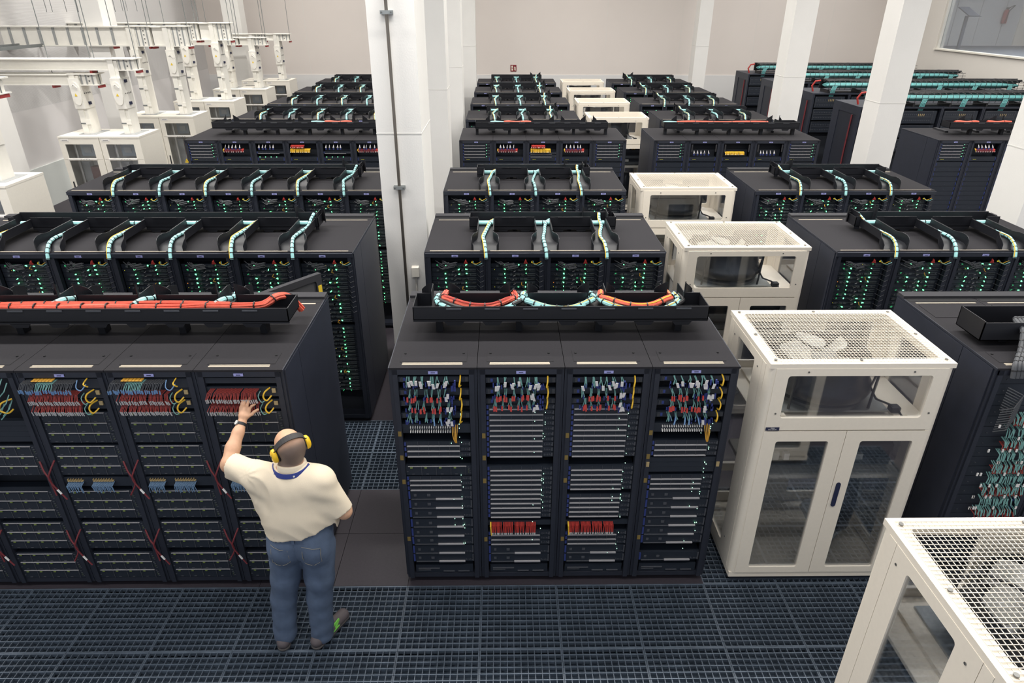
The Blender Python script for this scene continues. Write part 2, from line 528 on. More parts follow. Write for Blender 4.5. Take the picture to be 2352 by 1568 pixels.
# ================================================================== server racks (0.6 x 1.3 x 2.0 m, origin at the front left foot)
def cabinet_mesh():
    b = MB().m('rack_black')
    b.box(.002, .022, .012, 1.295, .05, 1.985); b.box(.578, .598, .012, 1.295, .05, 1.985)
    b.box(.022, .578, 1.275, 1.295, .05, 1.985); b.box(.022, .578, .012, 1.275, .05, .09)
    b.box(.022, .056, 0, .05, .05, 1.985); b.box(.544, .578, 0, .05, .05, 1.985)
    b.box(.022, .578, 0, .03, 1.945, 1.985)
    b.m('rack_inner').box(.056, .544, .14, .15, .09, 1.985)
    return b.mesh('cabinet')
CAB = cabinet_mesh()
TOP = MB().m('rack_top').box(.002, .598, 0, 1.3, 1.985, 2.0).mesh('top_panel')
TOPC = MB().m('rack_top').box(0, .6, 0.02, 1.3, 1.985, 2.0).mesh('top_panel')
LIP = MB().m('rack_black').box(0, .6, -0.004, .02, 1.95, 1.992).mesh('front_lip')
b = MB().m('brush_beige'); b.box(.085, .50, .040, .053, 2.0, 2.003); b.box(.087, .498, .059, .071, 2.0, 2.0025)
BRUSH = b.mesh('brush_strip')
BRUSHC = MB().m('brush_beige').box(.05, .55, .040, .052, 2.0, 2.003).mesh('brush_strip')
b = MB().m('slot_black'); b.box(.064, .529, .079, .20, 2.0, 2.0008); b.m('rack_top').box(.067, .526, .082, .24, 2.0, 2.0022)
COVER = b.mesh('access_cover')
KNOB = MB().m('slot_black').disc((0, 0, 0), .008, 8, 2, .008).mesh('cover_knob')
RIM = MB().m('bracket_grey').box(.0, .6, 1.20, 1.30, 2.0, 2.022).mesh('rear_rim')
SLOT = MB().m('slot_black').box(.02, .58, 1.13, 1.20, 2.0, 2.0015).mesh('rear_slot')  # flat black strip, shade of the recess put into its colour
RBRUSH = MB().m('brush_beige').box(.05, .55, 1.095, 1.112, 2.0, 2.0025).mesh('rear_brush')
b = MB().m('tag_lilac').box(.268, .332, -.008, -.004, 1.955, 1.975); b.m('plate_navy').box(.285, .315, -.0085, -.008, 1.962, 1.968)
NAMETAG = b.mesh('name_tag')
b = MB().m('rubber'); b.disc((0, 0, .03), .028, 10, 0, .03); b.box(-.02, .02, -.02, .02, .045, .055)
CASTER = b.mesh('caster')
b = MB().m('rack_side'); b.box(-.008, .002, .03, .36, .06, 1.98)
SIDE_F = b.mesh('side_panel')
SIDE_B = MB().m('rack_side').box(-.008, .002, .366, 1.28, .06, 1.98).mesh('side_panel')
SIDE_T = MB().m('rack_black').box(-.004, .002, .0, 1.3, 1.985, 2.0).mesh('side_trim')

def sides(t, right):
    for me in (SIDE_F, SIDE_B, SIDE_T):
        o = part(me.name.split('.')[0], me, t)
        if right: o.location.x = 0.606 if me is not SIDE_T else .602
def knobs(t, y0=.20):
    for x in (.09, .50): part('cover_knob', KNOB, t, (x, y0, 2.004))

# ---- servers
def srv1(h, seed, style):
    r = random.Random(seed)
    b = MB().m('server_dark'); b.box(.058, .542, .014, .12, 0, h - .003)
    b.m('tag_navy').box(.060, .074, .008, .014, .008, h - .008)
    b.m('server_rim')
    for k in range(5): b.box(.475 + .012 * k, .481 + .012 * k, .011, .014, .010 + .006 * r.random(), .022 + .006 * r.random())
    b.box(.528, .538, .009, .014, .008, h - .01)
    body = b.mesh('server')
    c = MB()  # pale lower strips are painted highlights for light caught on server edges
    if style == 1:
        c.m('server_line').box(.080, .462, .004, .014, 0, .0065)
        c.m('server_rim')
        for x in (.080, .158, .234, .310, .386, .458): c.box(x, x + .0022, .010, .014, .0065, h - .004)
    else:
        c.m('server_rim').box(.080, .47, .006, .014, 0, .005)
        c.m('server_line').box(.22 + .05 * r.random(), .47, .003, .014, .0, .011)
        c.m('server_rim').box(.10, .12, .010, .014, .03, .05); c.box(.20, .225, .010, .014, .03, .05)
    return body, c.mesh('bezel_glint')
S1 = [srv1(.0445, k, 1) for k in range(2)]
S2 = [srv1(.086, k, 2) for k in range(2)]
def jbod():
    b = MB().m('server_dark'); b.box(.058, .542, .012, .12, 0, .087)
    b.m('server_rim')
    for k in range(4): b.box(.512 + .004 * k, .526 + .004 * k, .009, .012, .07 - .018 * k, .076 - .018 * k)
    b.box(.062, .074, .009, .012, .03, .036)
    c = MB().m('server_line'); c.box(.075, .505, .006, .014, .0795, .0835)
    c.m('server_rim')
    for x in (.172, .280, .388, .498): c.box(x, x + .003, .008, .012, 0, .08)
    for x in (.10, .205, .313, .42): c.box(x, x + .02, .009, .012, .008, .012)
    g = MB().m('olive')
    for x in (.090, .195, .303, .411): g.box(x, x + .018, .007, .012, .064, .075)
    for k in range(3): g.box(.519, .522, .0085, .012, .05 - .012 * k, .052 - .012 * k)
    return b.mesh('drive_chassis'), c.mesh('chassis_grid'), g.mesh('drive_latches')
JB = jbod()
BLANK = MB().m('server_dark').box(.058, .542, .012, .05, 0, .043).mesh('blank_panel')

def put_srv(t, z, kind=1, i=0):
    me = (S1 if kind == 1 else S2)[i % 2]
    o = part('server', me[0], t, (0, 0, z)); part('bezel_glint', me[1], o); return o
def put_jb(t, z):
    o = part('drive_chassis', JB[0], t, (0, 0, z)); part('chassis_grid', JB[1], o); part('drive_latches', JB[2], o, kind='stuff'); return o
def blank(t, z, n=1):
    for k in range(n): part('blank_panel', BLANK, t, (0, 0, z - .0445 * k))

# ---- patch cable clusters of the network racks
def strand(mb, x, z, dx, dz, out=.045, r=.0026, y0=.01):
    mb.tube([(x, y0, z), (x + dx * .3, y0 - out * .8, z - dz * .25), (x + dx, y0 - out, z - dz)], r, 4, False)

def patch_rows(t, rows, seed, x0=.115, x1=.43):
    r = random.Random(seed)
    aq, red, wh, nv = MB().m('aqua'), MB().m('red'), MB().m('tag_dim'), MB().m('navy')
    bl = MB().m('blue_light')
    for z, kind in rows:
        p = MB().m('server_dark'); p.box(.058, .542, .012, .06, -.022, .020)
        p.m('cable_grey')
        for sx in (.072, .518):
            for q in range(3): p.box(sx + q * .007, sx + q * .007 + .004, .008, .012, -.018, .016)
        p.m('tag_navy').box(.092, .108, .008, .012, -.012, .012)
        part('patch_panel', p, t, (0, 0, z))
        xs = [x0 + (x1 - x0) * (k + .5 + r.uniform(-.25, .25)) / 6 for k in range(6)]
        for k, x in enumerate(xs):
            n = r.randint(3, 5)
            for q in range(n):
                dx = r.uniform(-.018, .018); dz = r.uniform(.034, .056)
                strand(aq, x + r.uniform(-.010, .010), z + .022, dx, dz, r.uniform(.03, .055))
                if kind == 'r' and k < 5 and r.random() < .6:
                    xx = x + dx; zz = z + .022 - dz
                    red.hexa([(xx - .006, -.055, zz - .016), (xx + .006, -.055, zz - .016), (xx + .006, -.045, zz - .016), (xx - .006, -.045, zz - .016),
                              (xx - .005, -.050, zz + .016), (xx + .005, -.050, zz + .016), (xx + .005, -.040, zz + .016), (xx - .005, -.040, zz + .016)])
            if kind == 'w' or k == 5:
                for q in range(r.randint(1, 3)):
                    xx = x + r.uniform(-.018, .018); zz = z + r.uniform(-.03, .01); w = .009; s = r.uniform(-.006, .006)
                    wh.hexa([(xx - w + s, -.066, zz - .016), (xx + w + s, -.066, zz - .016), (xx + w + s, -.062, zz - .016), (xx - w + s, -.062, zz - .016),
                             (xx - w - s, -.058, zz + .016), (xx + w - s, -.058, zz + .016), (xx + w - s, -.054, zz + .016), (xx - w - s, -.054, zz + .016)])
            if kind == 'm' and r.random() < .4: strand(bl, x, z + .01, r.uniform(-.02, .02), .06, .06, .005)
        for q in range(16):
            xx = r.uniform(x0 - .01, x1 + .03); zz = z - .045 + r.uniform(-.012, .012)
            nv.box(xx - .0045, xx + .0045, -.030, -.022, zz, zz + r.uniform(.02, .038))
        for q in range(5):
            xx = r.uniform(x1 - .05, x1 + .03); zz = z - r.uniform(0, .05)
            nv.box(xx - .005, xx + .005, -.045, -.035, zz - .02, zz + .02)
    part('patch_cables', aq, t, kind='stuff', label='aqua fibre patch cables')
    if red.v: part('cable_plugs', red, t, kind='stuff', label='red cable plugs')
    part('cable_tags', wh, t, kind='stuff', label='white cable tags')
    part('pull_tabs', nv, t, kind='stuff', label='blue pull tabs')
    if bl.v: part('blue_cables', bl, t, kind='stuff')
    for z, kind in rows:
        yb = MB().m('yellow'); dx = r.uniform(-.01, .01)
        yb.tube(smooth([(.485, .012, z + .03), (.487 + dx, -.03, z + .01), (.480 + dx, -.04, z - .03), (.486, .0, z - .045)]), .0055, 6)
        part('yellow_cable', yb, t)

def port_rows(t, z):
    w_ = MB().m('server_dark'); w_.box(.058, .542, .012, .06, -.03, .045)
    part('port_panel', w_, t, (0, 0, z))
    w_ = MB().m('white_tag')
    for k in range(18):
        x = .115 + k * .0165
        w_.box(x, x + .006, -.012, .012, -.015, .000); w_.box(x, x + .006, -.004, .012, .018, .030)
    part('plug_row', w_, t, (0, 0, z), kind='stuff')
    a = MB().m('amber')
    for k in range(4):
        a.tube(smooth([(.415 + .012 * k, .01, .04), (.417 + .011 * k, -.03, .0), (.425 + .007 * k, -.04, -.05), (.437 + .003 * k, -.035, -.085)]), .0028, 5)
    part('amber_cables', a, t, (0, 0, z), kind='stuff')

def red_comb(t, z, x0=.09, x1=.43, length=.095, tail=True):
    a, w_ = MB().m('red'), MB().m('white_tag')
    n = 32
    for k in range(n):
        x = x0 + (x1 - x0) * k / (n - 1) - (k % 8) * .0012
        dx = random.uniform(-.006, .006)
        a.tube([(x, .01, z), (x, -.03, z - .005), (x + dx, -.035, z - length * .7)], .0036, 4, False)
        w_.tube([(x + dx, -.035, z - length * .7), (x + dx * 1.4, -.025, z - length)], .0038, 4)
    part('patch_cables', a, t, kind='stuff', label='red patch cables'); part('cable_tags', w_, t, kind='stuff')
    y = MB().m('yellow'); y.tube([(x0 - .012, .01, z), (x0 - .012, -.03, z - .01), (x0 - .006, -.03, z - length)], .006, 6)
    part('yellow_cable', y, t)
    part('patch_panel', MB().m('server_dark').box(.058, .542, .012, .06, z - .03, z + .012), t)

def rack_label(t, z):
    part('side_tag', MB().m('tag_ochre').box(.026, .050, -.003, .001, z - .02, z + .02), t)

def base_rack(x, y, label, group, near=True, compute=False, cat='server rack'):
    t = thing('server_rack', (x, y, 0), label, cat, group)
    part('cabinet', CAB, t)
    if compute:
        part('top_panel', TOPC, t); part('front_lip', LIP, t); part('brush_strip', BRUSHC, t)
    else:
        part('top_panel', TOP, t)
        if near:
            part('brush_strip', BRUSH, t); part('access_cover', COVER, t); knobs(t)
    if near:
        part('rear_rim', RIM, t); part('rear_slot', SLOT, t); part('rear_brush', RBRUSH, t)
    part('name_tag', NAMETAG, t)
    if near and not compute:
        for cx in (.06, .54):
            for cy in (.08, 1.2): part('caster', CASTER, t, (cx, cy, 0))
    else:
        part('plinth', PLINTH, t)
    return t
PLINTH = MB().m('rack_inner').box(.02, .58, .05, 1.25, 0, .05).mesh('plinth')

# ---- middle block, front row: four network racks
def c1_rack(i):
    what = ['fibre cables over three thin servers', 'long server stack and low red cable comb', 'long server stack and low red cable comb', 'fibre cables and blank middle panel'][i]
    lab = ['network rack with aqua cables above sparse servers, leftmost of middle front row',
           'rack of stacked thin servers with red cable comb, second from left, middle front row',
           'rack of stacked thin servers with red cable comb, third from left, middle front row',
           'network rack with aqua cables next to the white air handler, middle front row'][i]
    t = base_rack(CX + .6 * i, ROWY[1], lab, 'network racks of the middle front row')
    if i == 0: sides(t, False)
    if i == 3: sides(t, True)
    if i in (1, 2):
        patch_rows(t, [(1.895, 'w'), (1.805, 'r'), (1.725, 'r')], 10 + i)
        zs = [1.655 - .0457 * k for k in range(10)]
        if i == 1: zs += [1.117 - .0447 * k for k in range(11)]
        else: zs += [1.117 - .0447 * k for k in range(5)] + [.852 - .0447 * k for k in range(5)]
        zs += [.487, .44, .394]
        for k, z in enumerate(zs): put_srv(t, z, 1, k)
        red_comb(t, .625)
        for k, z in enumerate((.299, .211)): put_srv(t, z, 2, k)
        for z in (1.44, 1.245, 1.035, .46): rack_label(t, z)
    else:
        patch_rows(t, [(1.905, 'w'), (1.80, 'r'), (1.71, 'r'), (1.61, 'm')], 30 + i, .10 if i == 0 else .13, .42)
        port_rows(t, 1.49)
        for k, z in enumerate((1.342, 1.296, 1.248)): put_srv(t, z, 1, k)
        if i == 0: put_jb(t, 1.082)
        else:
            blank(t, 1.19, 3)
            for x in (.03, .548): part('brass_latch', MB().m('brass').box(x, x + .022, -.006, 0, 1.16, 1.20), t)
        for k, z in enumerate((1.03, .985, .938)): put_srv(t, z, 1, k)
        zz = (.852, .764, .675, .577, .485, .40, .305, .218) if i == 0 else (.845, .757, .668, .577, .487, .40, .218)
        for k, z in enumerate(zz): put_srv(t, z, 2, k)
        for z in (1.46, 1.25, 1.03, .47): rack_label(t, z)
    # power unit handles at the foot
    bb = MB().m('server_dark'); bb.box(.07, .53, .02, .12, .095, .175)
    pu = part('power_unit', bb, t)
    for x0, x1, z in ((.09, .26, .135), (.09, .19, .12), (.29, .38, .105), (.41, .50, .105)):
        part('handle', MB().m('server_rim').box(x0, x1, .012, .02, z, z + .006), pu)
    leds = MB().m('led_white')
    r = random.Random(50 + i)
    for k in range(26):
        z = r.uniform(.3, 1.65); x = r.choice((.462, .474, .40))
        leds.box(x, x + .004, .002, .008, z, z + .0035)
    part('status_lights', leds, t, kind='stuff')
    return t
for i in range(4): c1_rack(i)

# ---- left block, front row: storage racks where the man works
def l1_cables(t, z, kind, seed):
    r = random.Random(seed)
    part('patch_panel', MB().m('server_dark').box(.058, .542, .012, .06, z - .05, z + .025), t)
    if kind == 'red':
        a, w_ = MB().m('red_dark'), MB().m('tag_dim')
        n = 36
        for k in range(n):
            x = .075 + .335 * k / n; dx = -.012 - .008 * r.random() + .02 * (k / n)
            if r.random() < .05: continue
            zt = z - .035 - .008 * r.random()
            a.tube([(x + .012, .012, z + .012), (x + .004, -.035, z + .006), (x + dx, -.05, zt)], .0033, 4, False)
            w_.tube([(x + dx, -.05, zt), (x + dx * 1.1 + .004, -.045, zt - .032)], .0036, 4)
        part('patch_cables', a, t, kind='stuff', label='dense red patch cables'); part('cable_tags', w_, t, kind='stuff')
        y = MB().m('yellow'); y.tube(smooth([(.49, .01, z + .02), (.47, -.04, z + .015), (.458, -.05, z - .02), (.475, -.045, z - .05), (.50, -.01, z - .03)]), .0055, 6)
        part('yellow_cable', y, t)
        q = MB().m('aqua'); q.tube(smooth([(.425, .0, z), (.42, -.04, z - .02), (.44, -.05, z - .06), (.47, -.04, z - .045)]), .0035, 5)
        part('aqua_cable', q, t)
        part('brass_latch', MB().m('brass').box(.505, .53, -.004, .004, z - .012, z + .018), t)
    elif kind == 'blue':
        a, w_, q, o_ = MB().m('cable_grey'), MB().m('blue_light'), MB().m('aqua'), MB().m('amber')
        for k in range(34):
            x = .04 + .36 * k / 34; mid = 10 <= k <= 20
            dx = -.016 + r.uniform(-.006, .006); zt = z - .032 + r.uniform(-.008, .006)
            (q if mid else a).tube([(x + .012, .012, z + .02), (x + .002, -.035, z + .012), (x + dx, -.05, zt)], .0034, 4, False)
            w_.tube([(x + dx, -.05, zt), (x + dx * 1.15, -.046, zt - .028)], .005, 4)
        for k in range(6): o_.box(.115 + .024 * k, .135 + .024 * k, -.03, .01, z + .026, z + .031)
        part('patch_cables', a, t, kind='stuff', label='dark patch cables'); part('cable_tags', w_, t, kind='stuff', label='light blue cable sleeves')
        part('aqua_cables', q, t, kind='stuff'); part('orange_connectors', o_, t, kind='stuff')
        y = MB().m('yellow'); y.tube(smooth([(.47, .01, z + .03), (.465, -.04, z + .01), (.485, -.03, z - .015)]), .0045, 6)
        part('yellow_cable', y, t)
        q = MB().m('blue_light'); q.tube(smooth([(.405, .0, z + .02), (.41, -.04, z - .015), (.44, -.045, z - .035), (.47, -.02, z)]), .004, 5)
        part('blue_cable', q, t)
def blue_switch(t, z):
    part('switch', MB().m('server_dark').box(.058, .542, .012, .12, z - .04, z + .04), t)
    o_, w_ = MB().m('brass'), MB().m('blue_mid')
    for x0, n in ((.09, 6), (.275, 8)):
        for k in range(n):
            x = x0 + .019 * k
            o_.box(x, x + .015, -.004, .012, z + .012, z + .018); o_.box(x, x + .003, -.004, .012, z + .018, z + .032)
        for k in range(n * 5 // 2):
            x = x0 + .0077 * k
            w_.tube([(x, .01, z + .004), (x - .002, -.03, z - .012), (x + random.uniform(-.006, .012), -.03, z - .04 - random.uniform(0, .035))], .0028, 4, False)
    part('connectors', o_, t, kind='stuff'); part('patch_cables', w_, t, kind='stuff', label='light blue patch cables')
def cross_cable(t, x, z, seed):
    r = random.Random(seed)
    a = MB().m('maroon')
    a.tube(smooth([(x + .05, .0, z + .13), (x + .02, -.04, z + .06), (x, -.05, z), (x + .02, -.05, z - .07), (x + .085, -.06, z - .18)]), .006, 6)
    p = part('power_cord', a, t)
    part('cord_tag', MB().m('white_tag').tube([(x + .034, -.053, z - .095), (x + .055, -.056, z - .132)], .0075, 6), p)
    a = MB().m('maroon')
    a.tube(smooth([(x - .06, .0, z + .12), (x - .03, -.03, z + .05), (x, -.045, z), (x + .002, -.045, z - .06), (x + .012 - .06 * (seed % 2), -.05, z - .15)]), .006, 6)
    part('power_cord', a, t)
for i in range(5):
    x = LX + 4.2 - .6 * (i + 1)
    lab = ['storage rack with two rows of red cables, the one the man touches',
           'storage rack with blue and red cables, second from right of left front row',
           'storage rack with blue and red cables, third from right of left front row',
           'storage rack with greenish cables at the left picture edge, left front row',
           'storage rack cut off by the left picture edge, left front row'][i]
    t = base_rack(x, 3.945, lab, 'storage racks of the left front row')
    if i == 0: sides(t, True)
    if i == 0:
        blank(t, 1.89, 1)
        l1_cables(t, 1.835, 'red', 1); l1_cables(t, 1.735, 'red', 2)
    elif i in (1, 2):
        l1_cables(t, 1.905, 'blue', 3 + i); l1_cables(t, 1.825, 'red', 5 + i); l1_cables(t, 1.74, 'red', 7 + i)
    else:
        a = MB().m('aqua')
        for k in range(22):
            xx = random.uniform(.3, .52); zz = random.uniform(1.66, 1.9)
            a.tube([(xx, .01, zz + .04), (xx, -.04, zz), (xx - .05, -.05, zz - .05)], .0045, 4, False)
        part('patch_cables', a, t, kind='stuff')
        yb = MB().m('yellow'); yb.tube(smooth([(.52, .0, 1.78), (.47, -.04, 1.77), (.45, -.05, 1.72), (.49, -.04, 1.69), (.52, -.02, 1.71)]), .006, 6)
        part('yellow_cable', yb, t)
        blank(t, 1.55, 4)
    for grp in ((1.575, 1.49, 1.405), (1.292, 1.205, 1.118), (.885, .798, .71), (.58, .492, .405), (.267, .18, .093)):
        if i >= 3 and grp[0] > 1.5: continue
        for z in grp: put_jb(t, z)
    if i < 3: blue_switch(t, 1.055)
    if i < 4:
        cross_cable(t, 0.0, 1.13, i); cross_cable(t, .0, .48, i + 1)
# open rear door of the right-most storage rack
t = thing('rack_door', (-2.085, 5.25, 0), 'open grey rear rack door with perforated panel behind the left front row', 'door', rz=math.radians(52))
part('door_frame', MB().m('bracket_grey').ring((0, 0, .06), (1, 0, 0), (0, 0, 1), (0, 1, 0), 0, .66, 0, 1.93, .06, .60, .06, 1.87, .05, .02), t)
part('perforated_panel', MB().m('mesh_grey').box(.06, .60, .018, .026, .12, 1.93), t)
part('hinge', MB().m('bracket_grey').tube([(0, .025, 0.0), (0, .025, 1.99)], .014, 8), t)
part('warning_label', MB().m('warn_yellow').box(.61, .65, -.003, 0, 1.78, 1.88), t)

# ---- compute racks (green lights)
def gsrv(seed):
    r = random.Random(seed)
    b = MB().m('server_dark'); b.box(.058, .542, .06, .135, 0, .043)
    b.m('server_mid')
    b.box(.41, .505, .05, .06, .006, .012); b.box(.41, .505, .05, .06, .024, .030); b.box(.22, .40, .052, .06, .018, .022)
    for k in range(4):
        x = r.uniform(.1, .4); b.box(x, x + r.uniform(.01, .04), .046, .06, .01, .028)
    b.m('server_rim')
    for k in range(3):
        x = r.uniform(.12, .48); b.box(x, x + .006, .044, .06, .012, .026)
    b.m('server_line')
    x = .29 + r.uniform(-.03, .02)
    b.hexa([(x, .03, .008), (x + .022, .03, .017), (x + .022, .036, .017), (x, .036, .008), (x, .03, .012), (x + .022, .03, .021), (x + .022, .036, .021), (x, .036, .012)])
    if seed == 3:
        b.m('amber').tube([(.37, .05, .03), (.365, .02, .012), (.385, .03, .0)], .004, 4)
    b.m('cable_black')
    for k in range(4):
        x = r.uniform(.08, .45); b.tube([(x, .05, .03), (x + .02, .03, .02 + r.uniform(-.01, .01)), (x + .06, .05, .03 * r.random())], .003, 4, False)
    return b.mesh('blade_server')
GS = [gsrv(k) for k in range(6)]
def led_mesh(seed, zmin, zmax=1.85):
    r = random.Random(seed)
    b = MB()
    z = zmax
    while z > zmin:
        for x, p, m_ in ((.118, .40, 'led_soft'), (.195, .80, 'led_green'), (.33, .22, 'led_green'), (.405, .88, 'led_green')):
            if r.random() < p:
                b.m(m_ if r.random() < .93 else 'led_soft')
                for q in range(r.randint(2, 4)):
                    xx = x + r.uniform(-.009, .006); zz = z + r.uniform(-.005, .006)
                    b.box(xx, xx + .0072, .034, .042, zz, zz + .0072)
            if r.random() < .05:
                b.m('led_yellow' if r.random() < .8 else 'led_orange'); b.box(x - .026, x - .022, .036, .042, z, z + .004)
        z -= .047
    return b.mesh('status_lights')
LEDS = [led_mesh(k, 1.25) for k in range(5)]
LEDS_FULL = led_mesh(77, .35)
LEDS_TOP = [led_mesh(90 + k, 1.72) for k in range(3)]
def clutter(seed):
    r = random.Random(seed)
    red = MB().m('red')
    for k in range(6):
        a = (k - 2.5) * .25
        red.tube([(.405, .03, 1.915), (.405 + .012 * math.sin(a), .015, 1.90), (.405 + .03 * math.sin(a), .02, 1.876)], .005, 4)
    col = MB().m('aqua'); col.tube([(.48, .03, 1.90), (.49, .0, 1.875), (.53, .0, 1.865), (.57, -.01, 1.89)], .004, 5)
    col.m('yellow').tube([(.47, .03, 1.90), (.475, .005, 1.885), (.51, .005, 1.875), (.56, .0, 1.905)], .0035, 5)
    col.m('led_yellow').box(.462, .472, .02, .03, 1.885, 1.893)
    dark = MB().m('cable_grey')
    for k in range(10):
        z = 1.86 - .055 * k
        dark.tube([(.515, .05, z), (.55, -.005, z - .012), (.585, .0, z + .004)], .0028, 4, False)
    for k in range(10):
        x = .09 + r.random() * .1; z = 1.9 - r.random() * .06
        dark.tube([(x, .05, z), (x + .06, .0, z - .02), (x + .14, .02, z - .01)], .005, 4, False)
    return red.mesh('red_connectors'), col.mesh('loose_cables'), dark.mesh('hoses')
CL = [clutter(k) for k in range(3)]

ROWCOL = {2: 'tall', 3: 'tall'}
def compute_rack(x, y, label, group, idx, detail):
    """detail 2: near, 1: upper half only, 0: far, 3: whole height"""
    t = base_rack(x, y, label, group, near=detail > 0, compute=True)
    if detail == 3: zs = [1.82 - .0465 * k for k in range(14)] + [1.13 - .0465 * k for k in range(17)]
    elif detail >= 1: zs = [1.82 - .0465 * k for k in range(12)]
    else: zs = [1.82, 1.7735]
    for k, z in enumerate(zs): part('blade_server', GS[(k + idx) % 6], t, (0, 0, z))
    me = LEDS_FULL if detail == 3 else LEDS[idx % 5] if detail >= 1 else LEDS_TOP[idx % 3]
    part('status_lights', me, t, kind='stuff', label='small green status lights')
    if detail >= 1:
        c = CL[idx % 3]
        part('red_connectors', c[0], t, kind='stuff'); part('loose_cables', c[1], t, kind='stuff'); part('hoses', c[2], t, kind='stuff')
    return t

FROM_RIGHT = {1, 2}
for row in (2, 3, 5, 6, 7, 8):
    near = row in (2, 3)
    det = 1 if near else 0
    # left block
    for i in range(7):
        pos = (ORD[6 - i] + ' from right') if row == 2 else (ORD[i] + ' from left')
        if row == 2 and i == 6: pos = 'rightmost'
        if row != 2 and i == 0: pos = 'leftmost'
        lab = f'black compute rack with green lights, {pos}, {ROWN[row]} of left block' if near else f'low looking dark rack top, {pos}, {ROWN[row]} of left block'
        if not near: lab = f'dark compute rack seen from above, {pos}, {ROWN[row]} of left block'
        d = 3 if (row in (2, 3) and i == 6) else det
        t = compute_rack(LX + .6 * i, ROWY[row], lab, f'compute racks, {ROWN[row]}, left block', i + row, d)
        if i == 6: sides(t, True)
    for i in range(4):
        pos = ['leftmost', 'second from left', 'third from left', 'rightmost'][i]
        lab = f'black compute rack with green lights, {pos}, {ROWN[row]} of middle block' if near else f'dark compute rack seen from above, {pos}, {ROWN[row]} of middle block'
        t = compute_rack(CX + .6 * i, ROWY[row], lab, f'compute racks, {ROWN[row]}, middle block', i + row + 2, det)
        if i == 3: sides(t, True)
        if i == 0: sides(t, False)
    for i in range(4):
        pos = ['leftmost', 'second from left', 'third from left', 'rightmost'][i]
        lab = f'black compute rack with green lights, {pos}, {ROWN[row]} of right block' if near else f'dark compute rack seen from above, {pos}, {ROWN[row]} of right block'
        t = compute_rack(RX + .6 * i, ROWY[row], lab, f'compute racks, {ROWN[row]}, right block', i + row + 4, det)
        if i == 0: sides(t, False)

# ---- fourth row: management racks
def comb(t, z, colour, x0, x1, n, length):
    a = MB().m(colour); w_ = MB().m('white_tag')
    for k in range(n):
        x = x0 + (x1 - x0) * k / (n - 1); dx = random.uniform(-.008, .008)
        a.tube([(x, .01, z), (x + dx * .5, -.035, z - .01), (x + dx, -.04, z - length)], .006, 4, False)
        if k % 3 == 0: w_.box(x + dx - .004, x + dx + .004, -.05, -.044, z - length, z - length + .016)
    part('patch_cables', a, t, kind='stuff'); part('cable_tags', w_, t, kind='stuff')
def tufts(t, z, n=5):
    w_, nv = MB().m('tag_dim'), MB().m('navy')
    for k in range(n):
        x = .13 + .062 * k + random.uniform(-.012, .012)
        for q in range(5):
            dx = random.uniform(-.016, .016)
            w_.tube([(x, .0, z + .02), (x + dx, -.03, z - .03)], .0036, 4)
        nv.box(x - .012, x + .012, -.03, -.02, z - .06, z - .03)
    part('cable_tags', w_, t, kind='stuff', label='white tufts of tagged cables'); part('pull_tabs', nv, t, kind='stuff')
def m_rack(x, y, kind, label, group, idx):
    t = base_rack(x, y, label, group, near=False)
    if kind == 'servers':
        for k in range(5): put_srv(t, 1.90 - .052 * k, 1, k)
        g = MB().m('led_green')
        for k in range(5): g.box(.478, .486, .0, .006, 1.915 - .052 * k, 1.922 - .052 * k)
        part('status_lights', g, t, kind='stuff')
    elif kind == 'blue_red':
        tufts(t, 1.90); comb(t, 1.845, 'maroon', .10, .40, 22, .05); comb(t, 1.848, 'red', .41, .44, 4, .05)
        yb = MB().m('yellow'); yb.tube(smooth([(.09, 0, 1.85), (.085, -.04, 1.83), (.10, -.03, 1.80)]), .007, 5); part('yellow_cable', yb, t)
    elif kind == 'white':
        tufts(t, 1.90)
        put_srv(t, 1.76, 1, 0)
        g = MB().m('led_green')
        for k in range(4): g.box(.10 + .10 * k, .112 + .10 * k, .0, .006, 1.70, 1.71)
        part('status_lights', g, t, kind='stuff')
    elif kind == 'yellow':
        comb(t, 1.915, 'red', .10, .33, 20, .045); comb(t, 1.85, 'yellow', .085, .43, 30, .06)
        if idx % 2:
            for k in range(2): put_srv(t, 1.75 - .05 * k, 1, k)
    elif kind == 'tuft_low':
        tufts(t, 1.80, 5)
        for x in (.072, .505): part('cable_finger', MB().m('bracket_grey').box(x, x + .022, -.012, .0, 1.80, 1.925), t)
    elif kind == 'yellow_low':
        comb(t, 1.80, 'yellow', .085, .43, 30, .05)
        for x in (.072, .505): part('cable_finger', MB().m('bracket_grey').box(x, x + .022, -.012, .0, 1.80, 1.925), t)
    g = MB().m('led_yellow')
    for k in range(4): g.box(.12 + .016 * k, .127 + .016 * k, .006, .012, 1.656, 1.660)
    g.m('server_rim')
    for k in range(22): g.box(.10 + .018 * k, .106 + .018 * k, .008, .012, 1.672, 1.677)
    part('port_lights', g, t, kind='stuff')
    for z in (1.62, 1.52, 1.43, 1.34): part('switch', MSW, t, (0, 0, z))
    return t
b = MB().m('server_dark'); b.box(.058, .542, .014, .10, 0, .085)
b.m('tag_navy').box(.060, .072, .008, .014, .02, .07); b.box(.526, .538, .008, .014, .02, .07)
b.m('server_rim').box(.12, .13, .010, .014, .03, .036); b.box(.33, .34, .010, .014, .03, .036)
MSW = b.mesh('switch')
kl = ['servers', 'blue_red', 'white', 'yellow', 'white', 'blue_red', 'servers']
dl = {'servers': 'thin servers', 'blue_red': 'white and red cables', 'white': 'white cables', 'yellow': 'yellow cables',
      'tuft_low': 'white cables', 'yellow_low': 'yellow cables'}
for i, k in enumerate(kl):
    t = m_rack(LX + .6 * i, ROWY[4], k, f'management rack with {dl[k]}, {ORD[i]} from left, fourth row of left block', 'management racks, left block', i + 1)
    if i == 6: sides(t, True)
